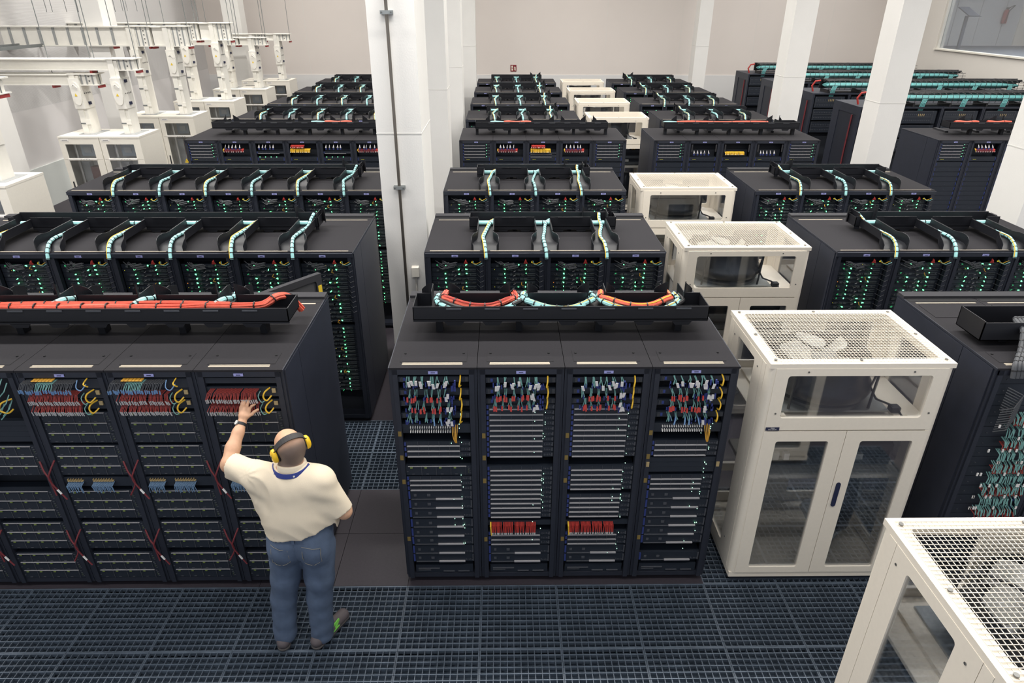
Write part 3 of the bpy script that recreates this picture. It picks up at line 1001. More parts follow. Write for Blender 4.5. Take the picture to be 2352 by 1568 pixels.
for i, k in enumerate(['servers', 'blue_red', 'yellow', 'blue_red', 'servers']):
    t = m_rack(CX + .6 * i, ROWY[4], k, f'management rack with {dl[k]}, {ORD[i]} from left, fourth row of middle block', 'management racks, middle block', i + 1)
    if i == 4: sides(t, True)
    if i == 0: sides(t, False)
for i, k in enumerate(['servers', 'tuft_low', 'yellow_low', 'tuft_low', 'servers']):
    t = m_rack(RX - .6 + .6 * i, ROWY[4], k, f'management rack with {dl[k]}, {ORD[i]} from left, fourth row of right block', 'management racks, right block', i)
    if i == 0: sides(t, False)
# row beyond the right pillar
for i, k in enumerate(['servers', 'blue_red', 'servers', 'white']):
    t = mt = m_rack(7.9 + .6 * i, 12.32, k, f'dark rack with {dl[k]}, {ORD[i]} from left, row behind the right pillar', 'racks behind the right pillar', i)
    for q in range(13): part('switch', MSW, mt, (0, 0, 1.25 - .0885 * q))
    if i == 0: sides(t, False)

# ---- right block, front row (two racks in view)
for i in range(2):
    t = base_rack(RX + .03 + .6 * i, ROWY[1] - .04, ['network rack with teal and red cables beside the nearest white air handlers', 'network rack at the right picture edge, right front row'][i], 'network racks of the right front row')
    if i == 0: sides(t, False)
    part('cover_plate', MB().m('rack_top').box(.05, .55, .82, 1.06, 2.0, 2.003), t)
    if i == 0:
        r = random.Random(5)
        te, rd, wt, dk = MB().m('aqua'), MB().m('red_dark'), MB().m('white_tag'), MB().m('cable_grey')
        for k in range(9):
            z = 1.62 - .105 * k
            m_ = rd if k % 2 == 0 else te
            for q in range(26):
                x = .22 + .30 * q / 26 + r.uniform(-.01, .01)
                strand(te, x, z + .02, r.uniform(-.025, .01), r.uniform(.04, .075), .06, .004)
                if k % 2 == 0: strand(rd, x, z - .02, r.uniform(-.01, .01), .04, .055, .0045)
            for q in range(6):
                x = r.uniform(.08, .55); wt.box(x, x + .012, -.07, -.064, z - .06, z - .035)
        for k in range(10):
            z = 1.85 - .02 * k; dk.tube([(.12, .0, z), (.20, -.06, z - .03), (.15, -.08, z - .12), (.10, -.04, z - .16)], .006, 5)
        part('patch_cables', te, t, kind='stuff', label='teal patch cables'); part('red_cables', rd, t, kind='stuff')
        part('cable_tags', wt, t, kind='stuff'); part('hoses', dk, t, kind='stuff')
        for q in range(20): part('switch', MSW, t, (0, .02, 1.86 - .0885 * q))
    else:
        patch_rows(t, [(1.905, 'w'), (1.80, 'r'), (1.71, 'r')], 61)
        for q in range(32): put_srv(t, 1.62 - .0457 * q, 1, q)

# ================================================================== cable raceways on the rack tops
def loft(mb, secs):
    b = len(mb.v); n = len(secs[0])
    for s in secs: mb.v += [tuple(p) for p in s]
    for i in range(len(secs) - 1):
        for j in range(n):
            k = (j + 1) % n
            mb._f(b + i * n + j, b + i * n + k, b + (i + 1) * n + k, b + (i + 1) * n + j)
    mb._f(*(b + j for j in range(n - 1, -1, -1))); mb._f(*(b + (len(secs) - 1) * n + j for j in range(n)))
    return mb

def usec(y, z, w, h, t=.006):
    return [(-w - t, y, z + h), (-w - t, y, z - t), (w + t, y, z - t), (w + t, y, z + h), (w, y, z + h), (w, y, z), (-w, y, z), (-w, y, z + h)]

def branch_mesh():
    b = MB().m('tray_black')
    loft(b, [usec(.655, .068, .078, .075), usec(.26, .068, .078, .072), usec(.20, .067, .086, .076), usec(.165, .062, .105, .085), usec(.125, .052, .126, .085),
             usec(.09, .033, .134, .085), usec(.062, .010, .130, .085), usec(.05, .002, .115, .05)])
    for sx in (-1, 1):   # rolled top lips
        b.tube([(sx * .081, .655, .143), (sx * .081, .27, .140)], .006, 5)
    return b.mesh('branch_channel', True)
BRANCH = branch_mesh()

def fin_mesh(sx, tall):
    """curved corner guide that rises beside an outlet"""
    b = MB().m('tray_black'); n = 7
    for i in range(n):
        a0 = PI / 2 * i / n; a1 = PI / 2 * (i + 1) / n
        R = .075
        def P(a, rr, z): return (sx * (R - rr * math.cos(a)), R - R + (rr * math.sin(a)), z)
        def H(a): return .10 + tall * (a / (PI / 2)) ** .8
        b.hexa([P(a0, R, 0), P(a1, R, 0), P(a1, R + .006, 0), P(a0, R + .006, 0), P(a0, R, H(PI/2 - a0)), P(a1, R, H(PI/2 - a1)), P(a1, R + .006, H(PI/2 - a1)), P(a0, R + .006, H(PI/2 - a0))])
    return b.mesh('corner_guide')
FIN = {(s, k): fin_mesh(s, t) for s in (-1, 1) for k, t in (('lo', .06), ('hi', .09))}

def trough_b(xa, xb, seams):
    """long open trough along x, front wall broken at every branch"""
    b = MB().m('tray_black')
    b.box(xa, xb, .65, .85, .060, .066); b.box(xa, xb, .844, .85, .066, .165)
    b.tube([(xa, .85, .165), (xb, .85, .165)], .006, 5)
    cuts = sorted(seams)
    segs = []; a = xa
    for s in cuts:
        if s - .085 > a: segs.append((a, s - .085))
        a = s + .085
    if xb > a: segs.append((a, xb))
    for a, c in segs:
        b.box(a, c, .65, .656, .03, .168)
        if c - a > .25:
            m = (a + c) / 2
            for mm in (m - .12, m + .12): b.prism([(mm - .06, .032), (mm - .04, .006), (mm + .04, .006), (mm + .06, .032)], 1, .65, .656)
            b.box(m - .13, m + .13, .64, .65, .160, .170)
    b.box(xa, xa + .006, .65, .85, .066, .16); b.box(xb - .006, xb, .65, .85, .066, .16)
    return b.mesh('trough')

POST = MB().m('tray_black').box(-.02, .02, -.03, .03, 0, .062).mesh('support_foot')

def bundle(name, pts, r, matname, base, label, group, ties=True, companion=None, n=8, tie_step=.055, cat='cable bundle', strands=0):
    # smooth the path
    P = [Vector(p) for p in pts]
    Q = []
    for i in range(len(P) - 1):
        p0 = P[max(i - 1, 0)]; p1 = P[i]; p2 = P[i + 1]; p3 = P[min(i + 2, len(P) - 1)]
        for k in range(5):
            u = k / 5
            Q.append(0.5 * ((2 * p1) + (p2 - p0) * u + (2 * p0 - 5 * p1 + 4 * p2 - p3) * u * u + (3 * p1 - p0 - 3 * p2 + p3) * u ** 3))
    Q.append(P[-1])
    t = thing(name, base, label, cat, group)
    if strands:
        rr = random.Random(int(r * 1e5) + len(Q)); sb = MB().m(matname)
        sr = r * 2.6 / strands + .0015
        for k in range(strands):
            a0 = 2 * PI * k / strands; tw = rr.uniform(-.4, .4); wob = rr.uniform(.0, .12)
            pl = []
            for i, q in enumerate(Q):
                d = (Q[min(i + 1, len(Q) - 1)] - Q[max(i - 1, 0)]).normalized()
                u = d.cross(Vector((0, 0, 1))); u = u.normalized() if u.length > .1 else Vector((1, 0, 0))
                v = d.cross(u); a = a0 + tw * i / 6 + wob * math.sin(i * .9 + k)
                pl.append(q + (u * math.cos(a) + v * math.sin(a)) * (r - sr))
            sb.tube(pl, sr, 5)
        part('cable_strands', sb.mesh('cable_strands', True), t, kind='stuff')
        part('cable_core', MB().m(matname).tube(Q, r * .75, 6).mesh('cable_core', True), t)
    else:
        part('cable_jacket', MB().m(matname).tube(Q, r, n).mesh('cable_jacket', True), t)
    if companion:
        off = Vector((companion[2], -r * .3, r * .75))
        part('side_cable', MB().m(companion[0]).tube([q + off for q in Q], companion[1], 5).mesh('side_cable', True), t)
    if ties:
        tb = MB().m('cable_black'); acc = 0
        for i in range(1, len(Q)):
            d = (Q[i] - Q[i - 1]); acc += d.length
            if acc > tie_step and i < len(Q) - 1:
                acc = 0; dn = d.normalized() * .0045
                tb.tube([Q[i] - dn, Q[i] + dn], r * 1.13, n)
        if tb.v: part('cable_ties', tb, t, kind='stuff')
    return t

def raceway_b(block, row, x0, nrack, seams, xa, xb, end, near):
    y = ROWY[row]
    t = thing('cable_raceway', (x0, y, 2.0), f'black plastic cable raceway on rack tops, {ROWN[row]} of {block} block', 'cable tray', 'compute row raceways')
    part('trough', trough_b(xa, xb, seams), t)
    for s in seams: part('branch_channel', BRANCH, t, (s, 0, 0))
    for k in range(nrack):
        xx = .3 + .6 * k
        if xa < xx < xb: part('support_foot', POST, t, (xx, .75, 0))
    if end:
        s = seams[-1] if end == 'R' else seams[0]
        for sx in (-1, 1):
            part('corner_guide', FIN[(sx, 'hi')], t, (s - sx * .155, .80, .066))
        part('end_wall', MB().m('tray_black').box(s + (.10 if end == 'R' else -.106), s + (.106 if end == 'R' else -.10), .66, .86, .06, .20), t)
    for k, s in enumerate(seams):
        sg = -1 if block == 'right' else 1
        j = random.uniform(-.012, .012)
        last = (s == seams[-1] and end == 'R') or (s == seams[0] and end == 'L')
        pts = [(s + sg * .085, .77, .10), (s + sg * .05, .70, .10), (s + sg * .025, .58, .09), (s + j, .40, .088), (s - sg * .022 + j, .22, .087), (s - sg * .01, .11, .075),
               (s, .045, .045), (s + sg * .008, .0, .0), (s + sg * .012, -.024, -.06)]
        if last: pts[0] = (s + sg * .03, .84, .15); pts[1] = (s + sg * .02, .74, .12)
        pos = ORD[k] + ' branch from left'
        bundle('cable_bundle', pts, .017 if near else .02, 'teal', (x0, y, 2.0),
               f'teal cable bundle in {pos}, {ROWN[row]} raceway of {block} block', 'teal bundles over the compute racks', ties=True,
               companion=('yellow', .0045, -.015) if k % 2 == 0 else None, n=7 if near else 6, tie_step=.05 if near else .09)
    # trunk lying in the trough
    bundle('cable_bundle', [(xa + .1, .692, .092), ((xa + xb) / 2, .695, .092), (xb - .12, .692, .092)], .025, 'teal', (x0, y, 2.0),
           f'thick teal cable trunk lying in {ROWN[row]} raceway of {block} block', 'teal trunks in the raceways', tie_step=.3)

for row in (2, 3, 5, 6, 7, 8):
    near = row in (2, 3)
    raceway_b('left', row, LX, 7, [.6 * k for k in range(1, 7)], .45, 3.72, 'R', near)
    raceway_b('middle', row, CX, 4, [.6, 1.2, 1.8], .42, 1.99, 'R', near)
    raceway_b('right', row, RX, 4, [.6, 1.2, 1.8], .46, 2.02, 'L', near)

POSTA = MB().m('tray_black').box(-.025, .025, -.04, .04, 0, .132).mesh('support_foot')
def raceway_a(xa, xb, exits, x0, y, label, posts=True, guides=True):
    t = thing('cable_raceway', (x0, y, 2.0), label, 'cable tray', 'network row raceways')
    b = MB().m('tray_black')
    b.box(xa, xb, .48, .75, .132, .138); b.box(xa, xb, .48, .487, .118, .235)
    b.tube([(xa, .4835, .235), (xb, .4835, .235)], .006, 5)
    a = xa
    for e in exits + [None]:
        c = (e - .075) if e is not None else xb
        if c > a: b.box(a, c, .744, .75, .132, .235)
        if e is not None: a = e + .075
    b.box(xa, xa + .006, .48, .75, .132, .235); b.box(xb - .006, xb, .48, .75, .132, .235)
    x = xa + .3
    while x < xb - .1:
        b.prism([(x - .075, .12), (x - .05, .088), (x + .05, .088), (x + .075, .12)], 1, .48, .487)
        x += .28
    part('trough', b.mesh('trough'), t)
    cl = MB().m('server_rim').box(-.055, .055, .472, .480, .218, .228).mesh('wall_clip')
    x = xa + .3
    while x < xb - .1:
        part('wall_clip', cl, t, (x, 0, 0)); x += .28
    for e in exits:
        ch = MB().m('tray_black'); loft(ch, [usec(.75, .138, .07, .09), usec(.95, .138, .07, .09), usec(1.03, .11, .085, .09)])
        part('rear_outlet', ch, t, (e, 0, 0))
        if guides:
            for sx in (-1, 1): part('corner_guide', FIN[(sx, 'hi')], t, (e + sx * .072, .74, .138))
    n = 0; x = .3
    while posts and x < xb + .3:
        if xa < x < xb: part('support_foot', POSTA, t, (x, .60, 0))
        x += .6
    # grey cross brackets carrying the raceway at the back of the rack tops
    x = .0
    while x < xb:
        if x > xa: part('cross_bracket', MB().m('bracket_grey').box(x - .03, x + .03, .80, 1.2, .0, .03), t)
        x += .6
    return t

raceway_a(.12, 2.29, [.3, .9, 1.5, 2.1], CX, ROWY[1], 'long black cable raceway with coloured cables on the middle front row')
raceway_a(-1.0, 2.93, [.0, .6, 1.2, 1.8, 2.4], LX + 1.2, 3.945, 'long black cable raceway with orange bundle on the left front row')
raceway_a(.27, 2.72, [.6, 1.2, 1.8, 2.4], CX, ROWY[4], 'long black cable raceway on the fourth row of middle block')
raceway_a(.35, 4.1, [.6, 1.2, 1.8, 2.4, 3.0, 3.6], LX, ROWY[4], 'long black cable raceway on the fourth row of left block')
raceway_a(.25, 2.76, [.6, 1.2, 1.8, 2.4], RX - .6, ROWY[4], 'long black cable raceway with orange cable, fourth row of right block')
raceway_a(.42, 2.3, [.9, 1.5], 7.9, 12.32, 'black cable raceway on the row behind the right pillar')

def arc(xe, xe2, dy=0.0, dz=0.0):
    m = (xe + xe2) / 2
    dy -= .09; dz += .07
    return [(xe + .01, .84, .12 + dz), (xe + .0, .73, .125 + dz), (xe + .05, .72 + dy, .13 + dz), (xe + .16, .665 + dy, .115 + dz), (m, .65 + dy, .105 + dz),
            (xe2 - .16, .66 + dy, .11 + dz), (xe2 - .05, .72 + dy, .13 + dz), (xe2, .73, .125 + dz), (xe2 - .01, .84, .12 + dz)]
c1 = (CX, ROWY[1], 2.0)
bundle('cable_bundle', arc(.33, .87, .045, .012), .026, 'orange', c1, 'orange cable bundle at left of the middle front raceway', 'bundles in the middle front raceway', companion=('red', .007, .0), tie_step=.11, strands=8)
bundle('cable_bundle', arc(.27, .90, -.005, -.012), .020, 'teal', c1, 'teal cable bundle looping below the left orange bundle', 'bundles in the middle front raceway', tie_step=.06, strands=8)
bundle('cable_bundle', arc(.30, .93, .02, -.006), .018, 'cable_black', c1, 'black cable bundle beside the left orange bundle', 'bundles in the middle front raceway', ties=False)
bundle('cable_bundle', arc(.93, 1.47, .03, .0), .024, 'teal', c1, 'teal cable bundle in the centre of the middle front raceway', 'bundles in the middle front raceway', companion=('yellow', .005, .0), tie_step=.07, strands=8)
bundle('cable_bundle', arc(.97, 1.43, -.01, -.012), .018, 'teal', c1, 'lower teal cable bundle in the centre of the middle front raceway', 'bundles in the middle front raceway', tie_step=.08, strands=8)
bundle('cable_bundle', arc(1.53, 2.06, .045, .012), .025, 'orange', c1, 'orange cable bundle at right of the middle front raceway', 'bundles in the middle front raceway', companion=('yellow', .006, .0), tie_step=.11, strands=8)
bundle('cable_bundle', arc(1.52, 2.12, -.002, -.006), .022, 'teal', c1, 'teal cable bundle at right of the middle front raceway', 'bundles in the middle front raceway', companion=('yellow', .005, .0), tie_step=.07, strands=8)
bundle('cable_bundle', arc(1.55, 2.16, .02, -.012), .016, 'cable_black', c1, 'black cable bundle at right of the middle front raceway', 'bundles in the middle front raceway', ties=False)
l1 = (LX + 1.2, 3.945, 2.0)
def wav(x0, x1, y, z, a, ph, n=12):
    return [(x0 + (x1 - x0) * k / n, y + a * math.sin(k * 1.3 + ph), z + a * .5 * math.sin(k * 1.7 + ph)) for k in range(n + 1)]
for q, (yy, zz, rr, xe, nm) in enumerate(((.61, .195, .030, 2.75, 'thick orange cable bundle along the left front raceway'), (.55, .178, .022, 2.35, 'lower orange cable bundle along the left front raceway'),
                                          (.66, .198, .022, 2.55, 'rear orange cable bundle along the left front raceway'))):
    pts = wav(-.95, xe - .1, yy, zz, .012, q)
    if q == 0: pts += [(xe - .02, .65, .21), (xe + .04, .71, .235), (xe + .10, .80, .19), (xe + .16, .86, .06)]
    bundle('cable_bundle', pts, rr, 'orange', l1, nm, 'orange bundles in the left front raceway', tie_step=.14, n=10, strands=12)
for k, e in enumerate((.6, 1.2, 1.8, 2.4)):
    bundle('cable_bundle', [(e, .93, .17), (e + .01, .81, .18), (e - .02, .71, .21), (e - .06, .65, .20)], .022, 'teal', l1,
           f'short teal bundle in {ORD[k]} rear outlet from left, left front raceway', 'teal ends in the left front raceway', tie_step=.06)
for x0, row, a, c, nm in ((CX, 4, .8, 1.3, 'orange cable on the fourth row raceway of middle block'), (RX - .6, 4, .5, 2.2, 'long orange cable on the fourth row raceway of right block'),
                          (LX, 4, 2.4, 2.9, 'short orange cable on the fourth row raceway of left block')):
    bundle('cable_bundle', wav(a, c, .57, .225, .01, 0, 6), .024, 'orange', (x0, ROWY[row], 2.0), nm, 'orange cables of the fourth row', tie_step=.3)
    bundle('cable_bundle', wav(a - .25, a + .15, .59, .22, .008, 0, 4), .02, 'teal', (x0, ROWY[row], 2.0), nm.replace('orange', 'teal').replace('long ', '').replace('short ', ''), 'teal cables of the fourth row', tie_step=.3)
for k in range(2):
    bundle('cable_bundle', wav(.55 + .62 * k, 1.0 + .62 * k, .57, .225, .01, k, 6), .028, 'orange', (7.9, 12.32, 2.0), f'{["left", "right"][k]} orange cable hump on the raceway behind the right pillar', 'orange cables behind the right pillar', tie_step=.3)

# raceway and dark cables on the right front row
t = thing('cable_raceway', (RX + .03, ROWY[1] - .04, 2.0), 'black cable raceway with dark cable bundle at the right picture edge', 'cable tray')
b = MB().m('tray_black'); b.box(.06, 1.1, .32, .60, .05, .056); b.box(.06, 1.1, .32, .327, .05, .19); b.box(.06, 1.1, .593, .60, .05, .20); b.box(.06, .067, .32, .60, .05, .20)
part('trough', b, t)
for x in (.3, .9): part('support_foot', MB().m('tray_black').box(x - .03, x + .03, .40, .5, 0, .05), t)
for q in range(4):
    dx = .028 * q
    bundle('cable_bundle', [(.62 + dx, .52, .10), (.42 + dx, .48, .15), (.34 + dx, .40, .17), (.33 + dx, .30, .14), (.26 + dx, .18, .06), (.16 + dx, .06, .03), (.11 + dx, .0, .02), (.10 + dx, -.03, -.06)], .017, 'cable_grey',
           (RX + .03, ROWY[1] - .04, 2.0), f'dark cable bundle, {ORD[q]} from left, falling over the right front rack', 'dark bundles over the right front rack', tie_step=.06)

# ================================================================== white air handlers
AW, AD, AH = 1.28, .89, 2.03
def air_handler(loc, label):
    t = thing('air_handler', loc, label, 'air handler', 'white air handlers between the racks')
    P_ = lambda n, m_, p=t, **k: part(n, m_, p, **k)
    P_('plinth', MB().m('rack_black').box(.03, AW - .03, .03, AD - .03, 0, .05))
    P_('base_rail', MB().m('white_paint').box(.004, AW - .004, .004, AD - .004, .05, .10))
    for sx in (0, 1):
        for sy in (0, 1):
            pol = []
            R = .045
            for i in range(6):
                a = PI + PI / 2 * i / 5
                pol.append((R + R * math.cos(a), R + R * math.sin(a)))
            pol += [(.07, 0), (.07, .01), (.01, .07), (0, .07)]
            pol = [(AW - x if sx else x, AD - y if sy else y) for x, y in pol]
            if sx ^ sy: pol = pol[::-1]
            P_('corner_post', MB().m('white_paint').prism(pol, 2, .10, 1.99).mesh('corner_post', True))
    W_ = 'white_paint'; X, Y, Z = (1, 0, 0), (0, 1, 0), (0, 0, 1)
    # doors
    for x0, x1, h0, h1 in ((.046, .643, .147, .532), (.647, 1.234, .762, 1.145)):
        d = P_('door', MB().m(W_).ring((0, -.004, 0), X, Z, Y, x0, x1, .106, 1.478, h0, h1, .162, 1.39, .02, .018))
        part('door_glass', MB().m('glass').box(h0 - .01, h1 + .01, .008, .012, .152, 1.40), d)
        if x0 > .5:
            hb = MB().m('plate_navy'); n = 8; pol = []
            for k in range(n + 1): a = PI * k / n; pol.append((.690 + .017 * math.cos(a), .998 + .017 * math.sin(a)))
            for k in range(n + 1): a = PI + PI * k / n; pol.append((.690 + .017 * math.cos(a), .805 + .017 * math.sin(a)))
            hb.prism(pol, 1, -.010, -.003); part('handle', hb, d)
    f = P_('upper_front', MB().m(W_).ring((0, -.004, 0), X, Z, Y, .046, 1.234, 1.488, 1.99, .138, 1.142, 1.59, 1.934, .02, .022))
    part('window_glass', MB().m('glass').box(.13, 1.15, .008, .012, 1.58, 1.944), f)
    for x, z in ((.10, 1.63), (1.19, 1.63), (.27, 1.965), (1.0, 1.965)): part('screw', MB().m('screw').disc((x, -.005, z), .007, 8, 1, .006), f)
    for sx in (0, 1):
        O = (AW - .018 if sx else -.002, 0, 0)
        s1 = P_('side_panel', MB().m(W_).ring(O, Y, Z, X, .135, AD - .135, .106, 1.99, .275, .64, .20, 1.925, .02, .02))
        part('window_glass', MB().m('glass').box(O[0] + .008, O[0] + .012, .265, .65, .19, 1.935), s1)
        for y0, y1 in ((.071, .132), (AD - .132, AD - .071)):
            P_('side_strip', MB().m(W_).box(O[0], O[0] + .02, y0, y1, .106, 1.99))
        for yy, zz in ((.20, 1.90), (.72, 1.90), (.20, .3), (.72, .3)): part('screw', MB().m('screw').disc((O[0] + (.0205 if sx else -.0005), yy, zz), .007, 8, 0, .006), s1)
    for x0, x1, h0, h1 in ((.071, .64, .11, .50), (.64, AW - .071, .78, 1.17)):
        s1 = P_('back_panel', MB().m(W_).ring((0, AD - .018, 0), X, Z, Y, x0, x1, .106, 1.478, h0, h1, .20, 1.39, .02, .02))
        part('window_glass', MB().m('glass').box(h0 - .01, h1 + .01, AD - .010, AD - .006, .19, 1.40), s1)
        s2 = P_('upper_back', MB().m(W_).ring((0, AD - .018, 0), X, Z, Y, x0, x1, 1.488, 1.99, h0, h1, 1.58, 1.934, .02, .02))
        part('window_glass', MB().m('glass').box(h0 - .01, h1 + .01, AD - .010, AD - .006, 1.57, 1.944), s2)
    P_('top_frame', MB().m(W_).ring((0, 0, 1.99), X, Y, Z, 0, AW, 0, AD, .075, AW - .075, .075, AD - .075, .036, .03))
    g = MB().m('white_paint')
    n = 49
    for k in range(n):
        x = .03 + (AW - .06) * k / (n - 1); g.box(x - .0013, x + .0013, .03, AD - .03, 2.026, 2.029)
    n = 34
    for k in range(n):
        y = .03 + (AD - .06) * k / (n - 1); g.box(.03, AW - .03, y - .0013, y + .0013, 2.029, 2.032)
    P_('mesh_grille', g, kind='stuff')
    for x, y in ((.05, .05), (AW / 2, .045), (AW - .05, .05), (.05, AD - .05), (AW / 2, AD - .045), (AW - .05, AD - .05), (.045, AD / 2), (AW - .045, AD / 2)):
        P_('bolt', MB().m('screw').disc((x, y, 2.034), .011, 10, 2, .006))
    # fan deck and fan
    P_('fan_deck', MB().m(W_).box(.02, AW - .02, .02, AD - .02, 1.50, 1.52))
    for x in (.13, 1.02):
        P_('deck_rail', MB().m(W_).box(x, x + .10, .10, AD - .08, 1.52, 1.545))
    P_('fan_plate', MB().m('galv').box(.21, 1.0, .14, .78, 1.545, 1.56))
    fc = (.585, .45, 0)
    P_('fan_ring', MB().m('fan_grey').lathe([(.26, 1.56), (.33, 1.56), (.335, 1.59), (.30, 1.61), (.27, 1.615), (.26, 1.60), (.26, 1.56)], fc, 32).mesh('fan_ring', True))
    P_('fan_drum', MB().m('fan_dark').lathe([(.0, 1.60), (.27, 1.60), (.36, 1.63), (.375, 1.67), (.365, 1.71), (.34, 1.74), (.33, 1.90), (.325, 1.90), (.325, 1.75), (.0, 1.74)], fc, 36).mesh('fan_drum', True))
    P_('motor', MB().m('fan_grey').lathe([(0, 1.74), (.11, 1.74), (.11, 1.86), (.09, 1.88), (0, 1.885)], fc, 20).mesh('motor', True))
    for k in range(6):
        a = 2 * PI * k / 6 + .35; bl = MB().m('fan_pale'); secs = []
        for i in range(6):
            r_ = .10 + .21 * i / 5; aa = a + .55 * i / 5; w_ = .06 + .05 * math.sin(PI * i / 5)
            ca, sa = math.cos(aa), math.sin(aa)
            secs.append([(fc[0] + r_ * ca - w_ * -sa * .6, fc[1] + r_ * sa - w_ * ca * .6, 1.90), (fc[0] + r_ * ca + w_ * -sa * .6, fc[1] + r_ * sa + w_ * ca * .6, 1.79),
                         (fc[0] + r_ * ca + w_ * -sa * .6, fc[1] + r_ * sa + w_ * ca * .6, 1.785), (fc[0] + r_ * ca - w_ * -sa * .6, fc[1] + r_ * sa - w_ * ca * .6, 1.892)])
        loft(bl, secs); P_('fan_blade', bl.mesh('fan_blade', True))
    for x in (.27, .86): P_('fan_strut', MB().m('rubber').tube([(x, .17, 1.555), (x + .04, .20, 1.96)], .010, 8))
    P_('power_cable', MB().m('rubber').tube([(.90, .22, 1.88), (.88, .24, 1.70), (.92, .20, 1.62), (1.0, .16, 1.60), (1.06, .13, 1.57), (1.08, .09, 1.53)], .008, 6).mesh('power_cable', True))
    P_('cable_plug', MB().m('rubber').box(1.01, 1.075, .12, .18, 1.548, 1.59))
    P_('motor_cable', MB().m('rubber').tube([(.20, .58, 1.72), (.22, .62, 1.90), (.30, .62, 1.955), (.42, .55, 1.94), (.50, .50, 1.90), (.585, .46, 1.885)], .010, 6).mesh('motor_cable', True))
    # lower inside
    P_('shelf', MB().m(W_).box(.05, AW - .05, .12, .60, .955, .99))
    P_('rear_rail', MB().m(W_).box(.05, AW - .05, AD - .06, AD - .025, .48, .56))
    for z in (1.01, 1.14, 1.27):
        P_('cable_duct', MB().m('fan_grey').box(.10, AW - .10, .22, .26, z, z + .055))
    for x0, x1, z0, z1, m_ in ((.18, .30, 1.07, 1.135, 'inner_shade'), (.34, .38, 1.07, 1.13, 'white_tag'), (.15, .42, 1.33, 1.40, 'inner_shade'), (.16, .30, 1.345, 1.38, 'rubber'),
                               (.84, .95, 1.33, 1.40, 'white_tag'), (.86, .95, 1.07, 1.12, 'inner_shade'), (.70, .82, 1.33, 1.41, 'cell_red'), (1.0, 1.07, 1.33, 1.39, 'amber')):
        yy = .20 if m_ != 'rubber' else .196
        P_('control_module', MB().m(m_).box(x0, x1, yy, .24, z0, z1))
    P_('rotary_switch', MB().m('cell_red').disc((1.035, .198, 1.36), .022, 12, 1, .014))
    P_('equipment_back', MB().m('fan_dark').box(.08, AW - .08, .27, .29, .99, 1.47))
    P_('humidifier', MB().m('fan_dark').lathe([(0, .22), (.10, .22), (.15, .30), (.16, .55), (.14, .72), (.06, .80), (0, .80)], (.95, .40, 0), 20).mesh('humidifier', True))
    P_('drain_hose', MB().m('galv').tube([(1.08, .36, .9), (1.10, .34, .6), (1.04, .30, .35), (.9, .25, .2), (.8, .2, .12)], .02, 8).mesh('drain_hose', True))
    P_('baffle', MB().m('inner_shade').hexa([(.62, .30, .52), (.72, .30, .34), (.72, .32, .34), (.62, .32, .52), (.66, .30, .60), (.80, .30, .56), (.80, .32, .56), (.66, .32, .60)]))
    return t

ay = [(1.545, 'nearest white air handler with wire mesh top, bottom right corner'), (3.95, 'white air handler with fan window and glazed doors beside middle front racks'),
      (6.36, 'white air handler behind the front one, between second row racks'), (8.75, 'third white air handler counted from the front one, level with third row racks'),
      (14.70, 'white air handler level with the fifth rack row'), (17.07, 'white air handler level with the sixth rack row'),
      (19.44, 'white air handler level with the seventh rack row'), (21.75, 'farthest small white air handler by the back wall')]
ah1 = air_handler((1.815, ay[1][0], 0), ay[1][1])
for k, (yy, lab) in enumerate(ay):
    if k == 1: continue
    o = copy_tree(ah1, (1.815, yy, 0), lab)
# name plate of the front unit
pl = part('name_plate', MB().m('plate_navy').box(.053, .150, -.008, -.004, 1.488, 1.514), ah1)
for k, (s, z) in enumerate((('CRAH', 1.508), ('SALA CPD 07', 1.4965))):
    me = text_mesh(s, .0105); me.materials.clear(); me.materials.append(MATS['white_tag'])
    o = part('lettering', me, pl, (.101, -.0085, z)); o.rotation_euler = (PI / 2, 0, 0)

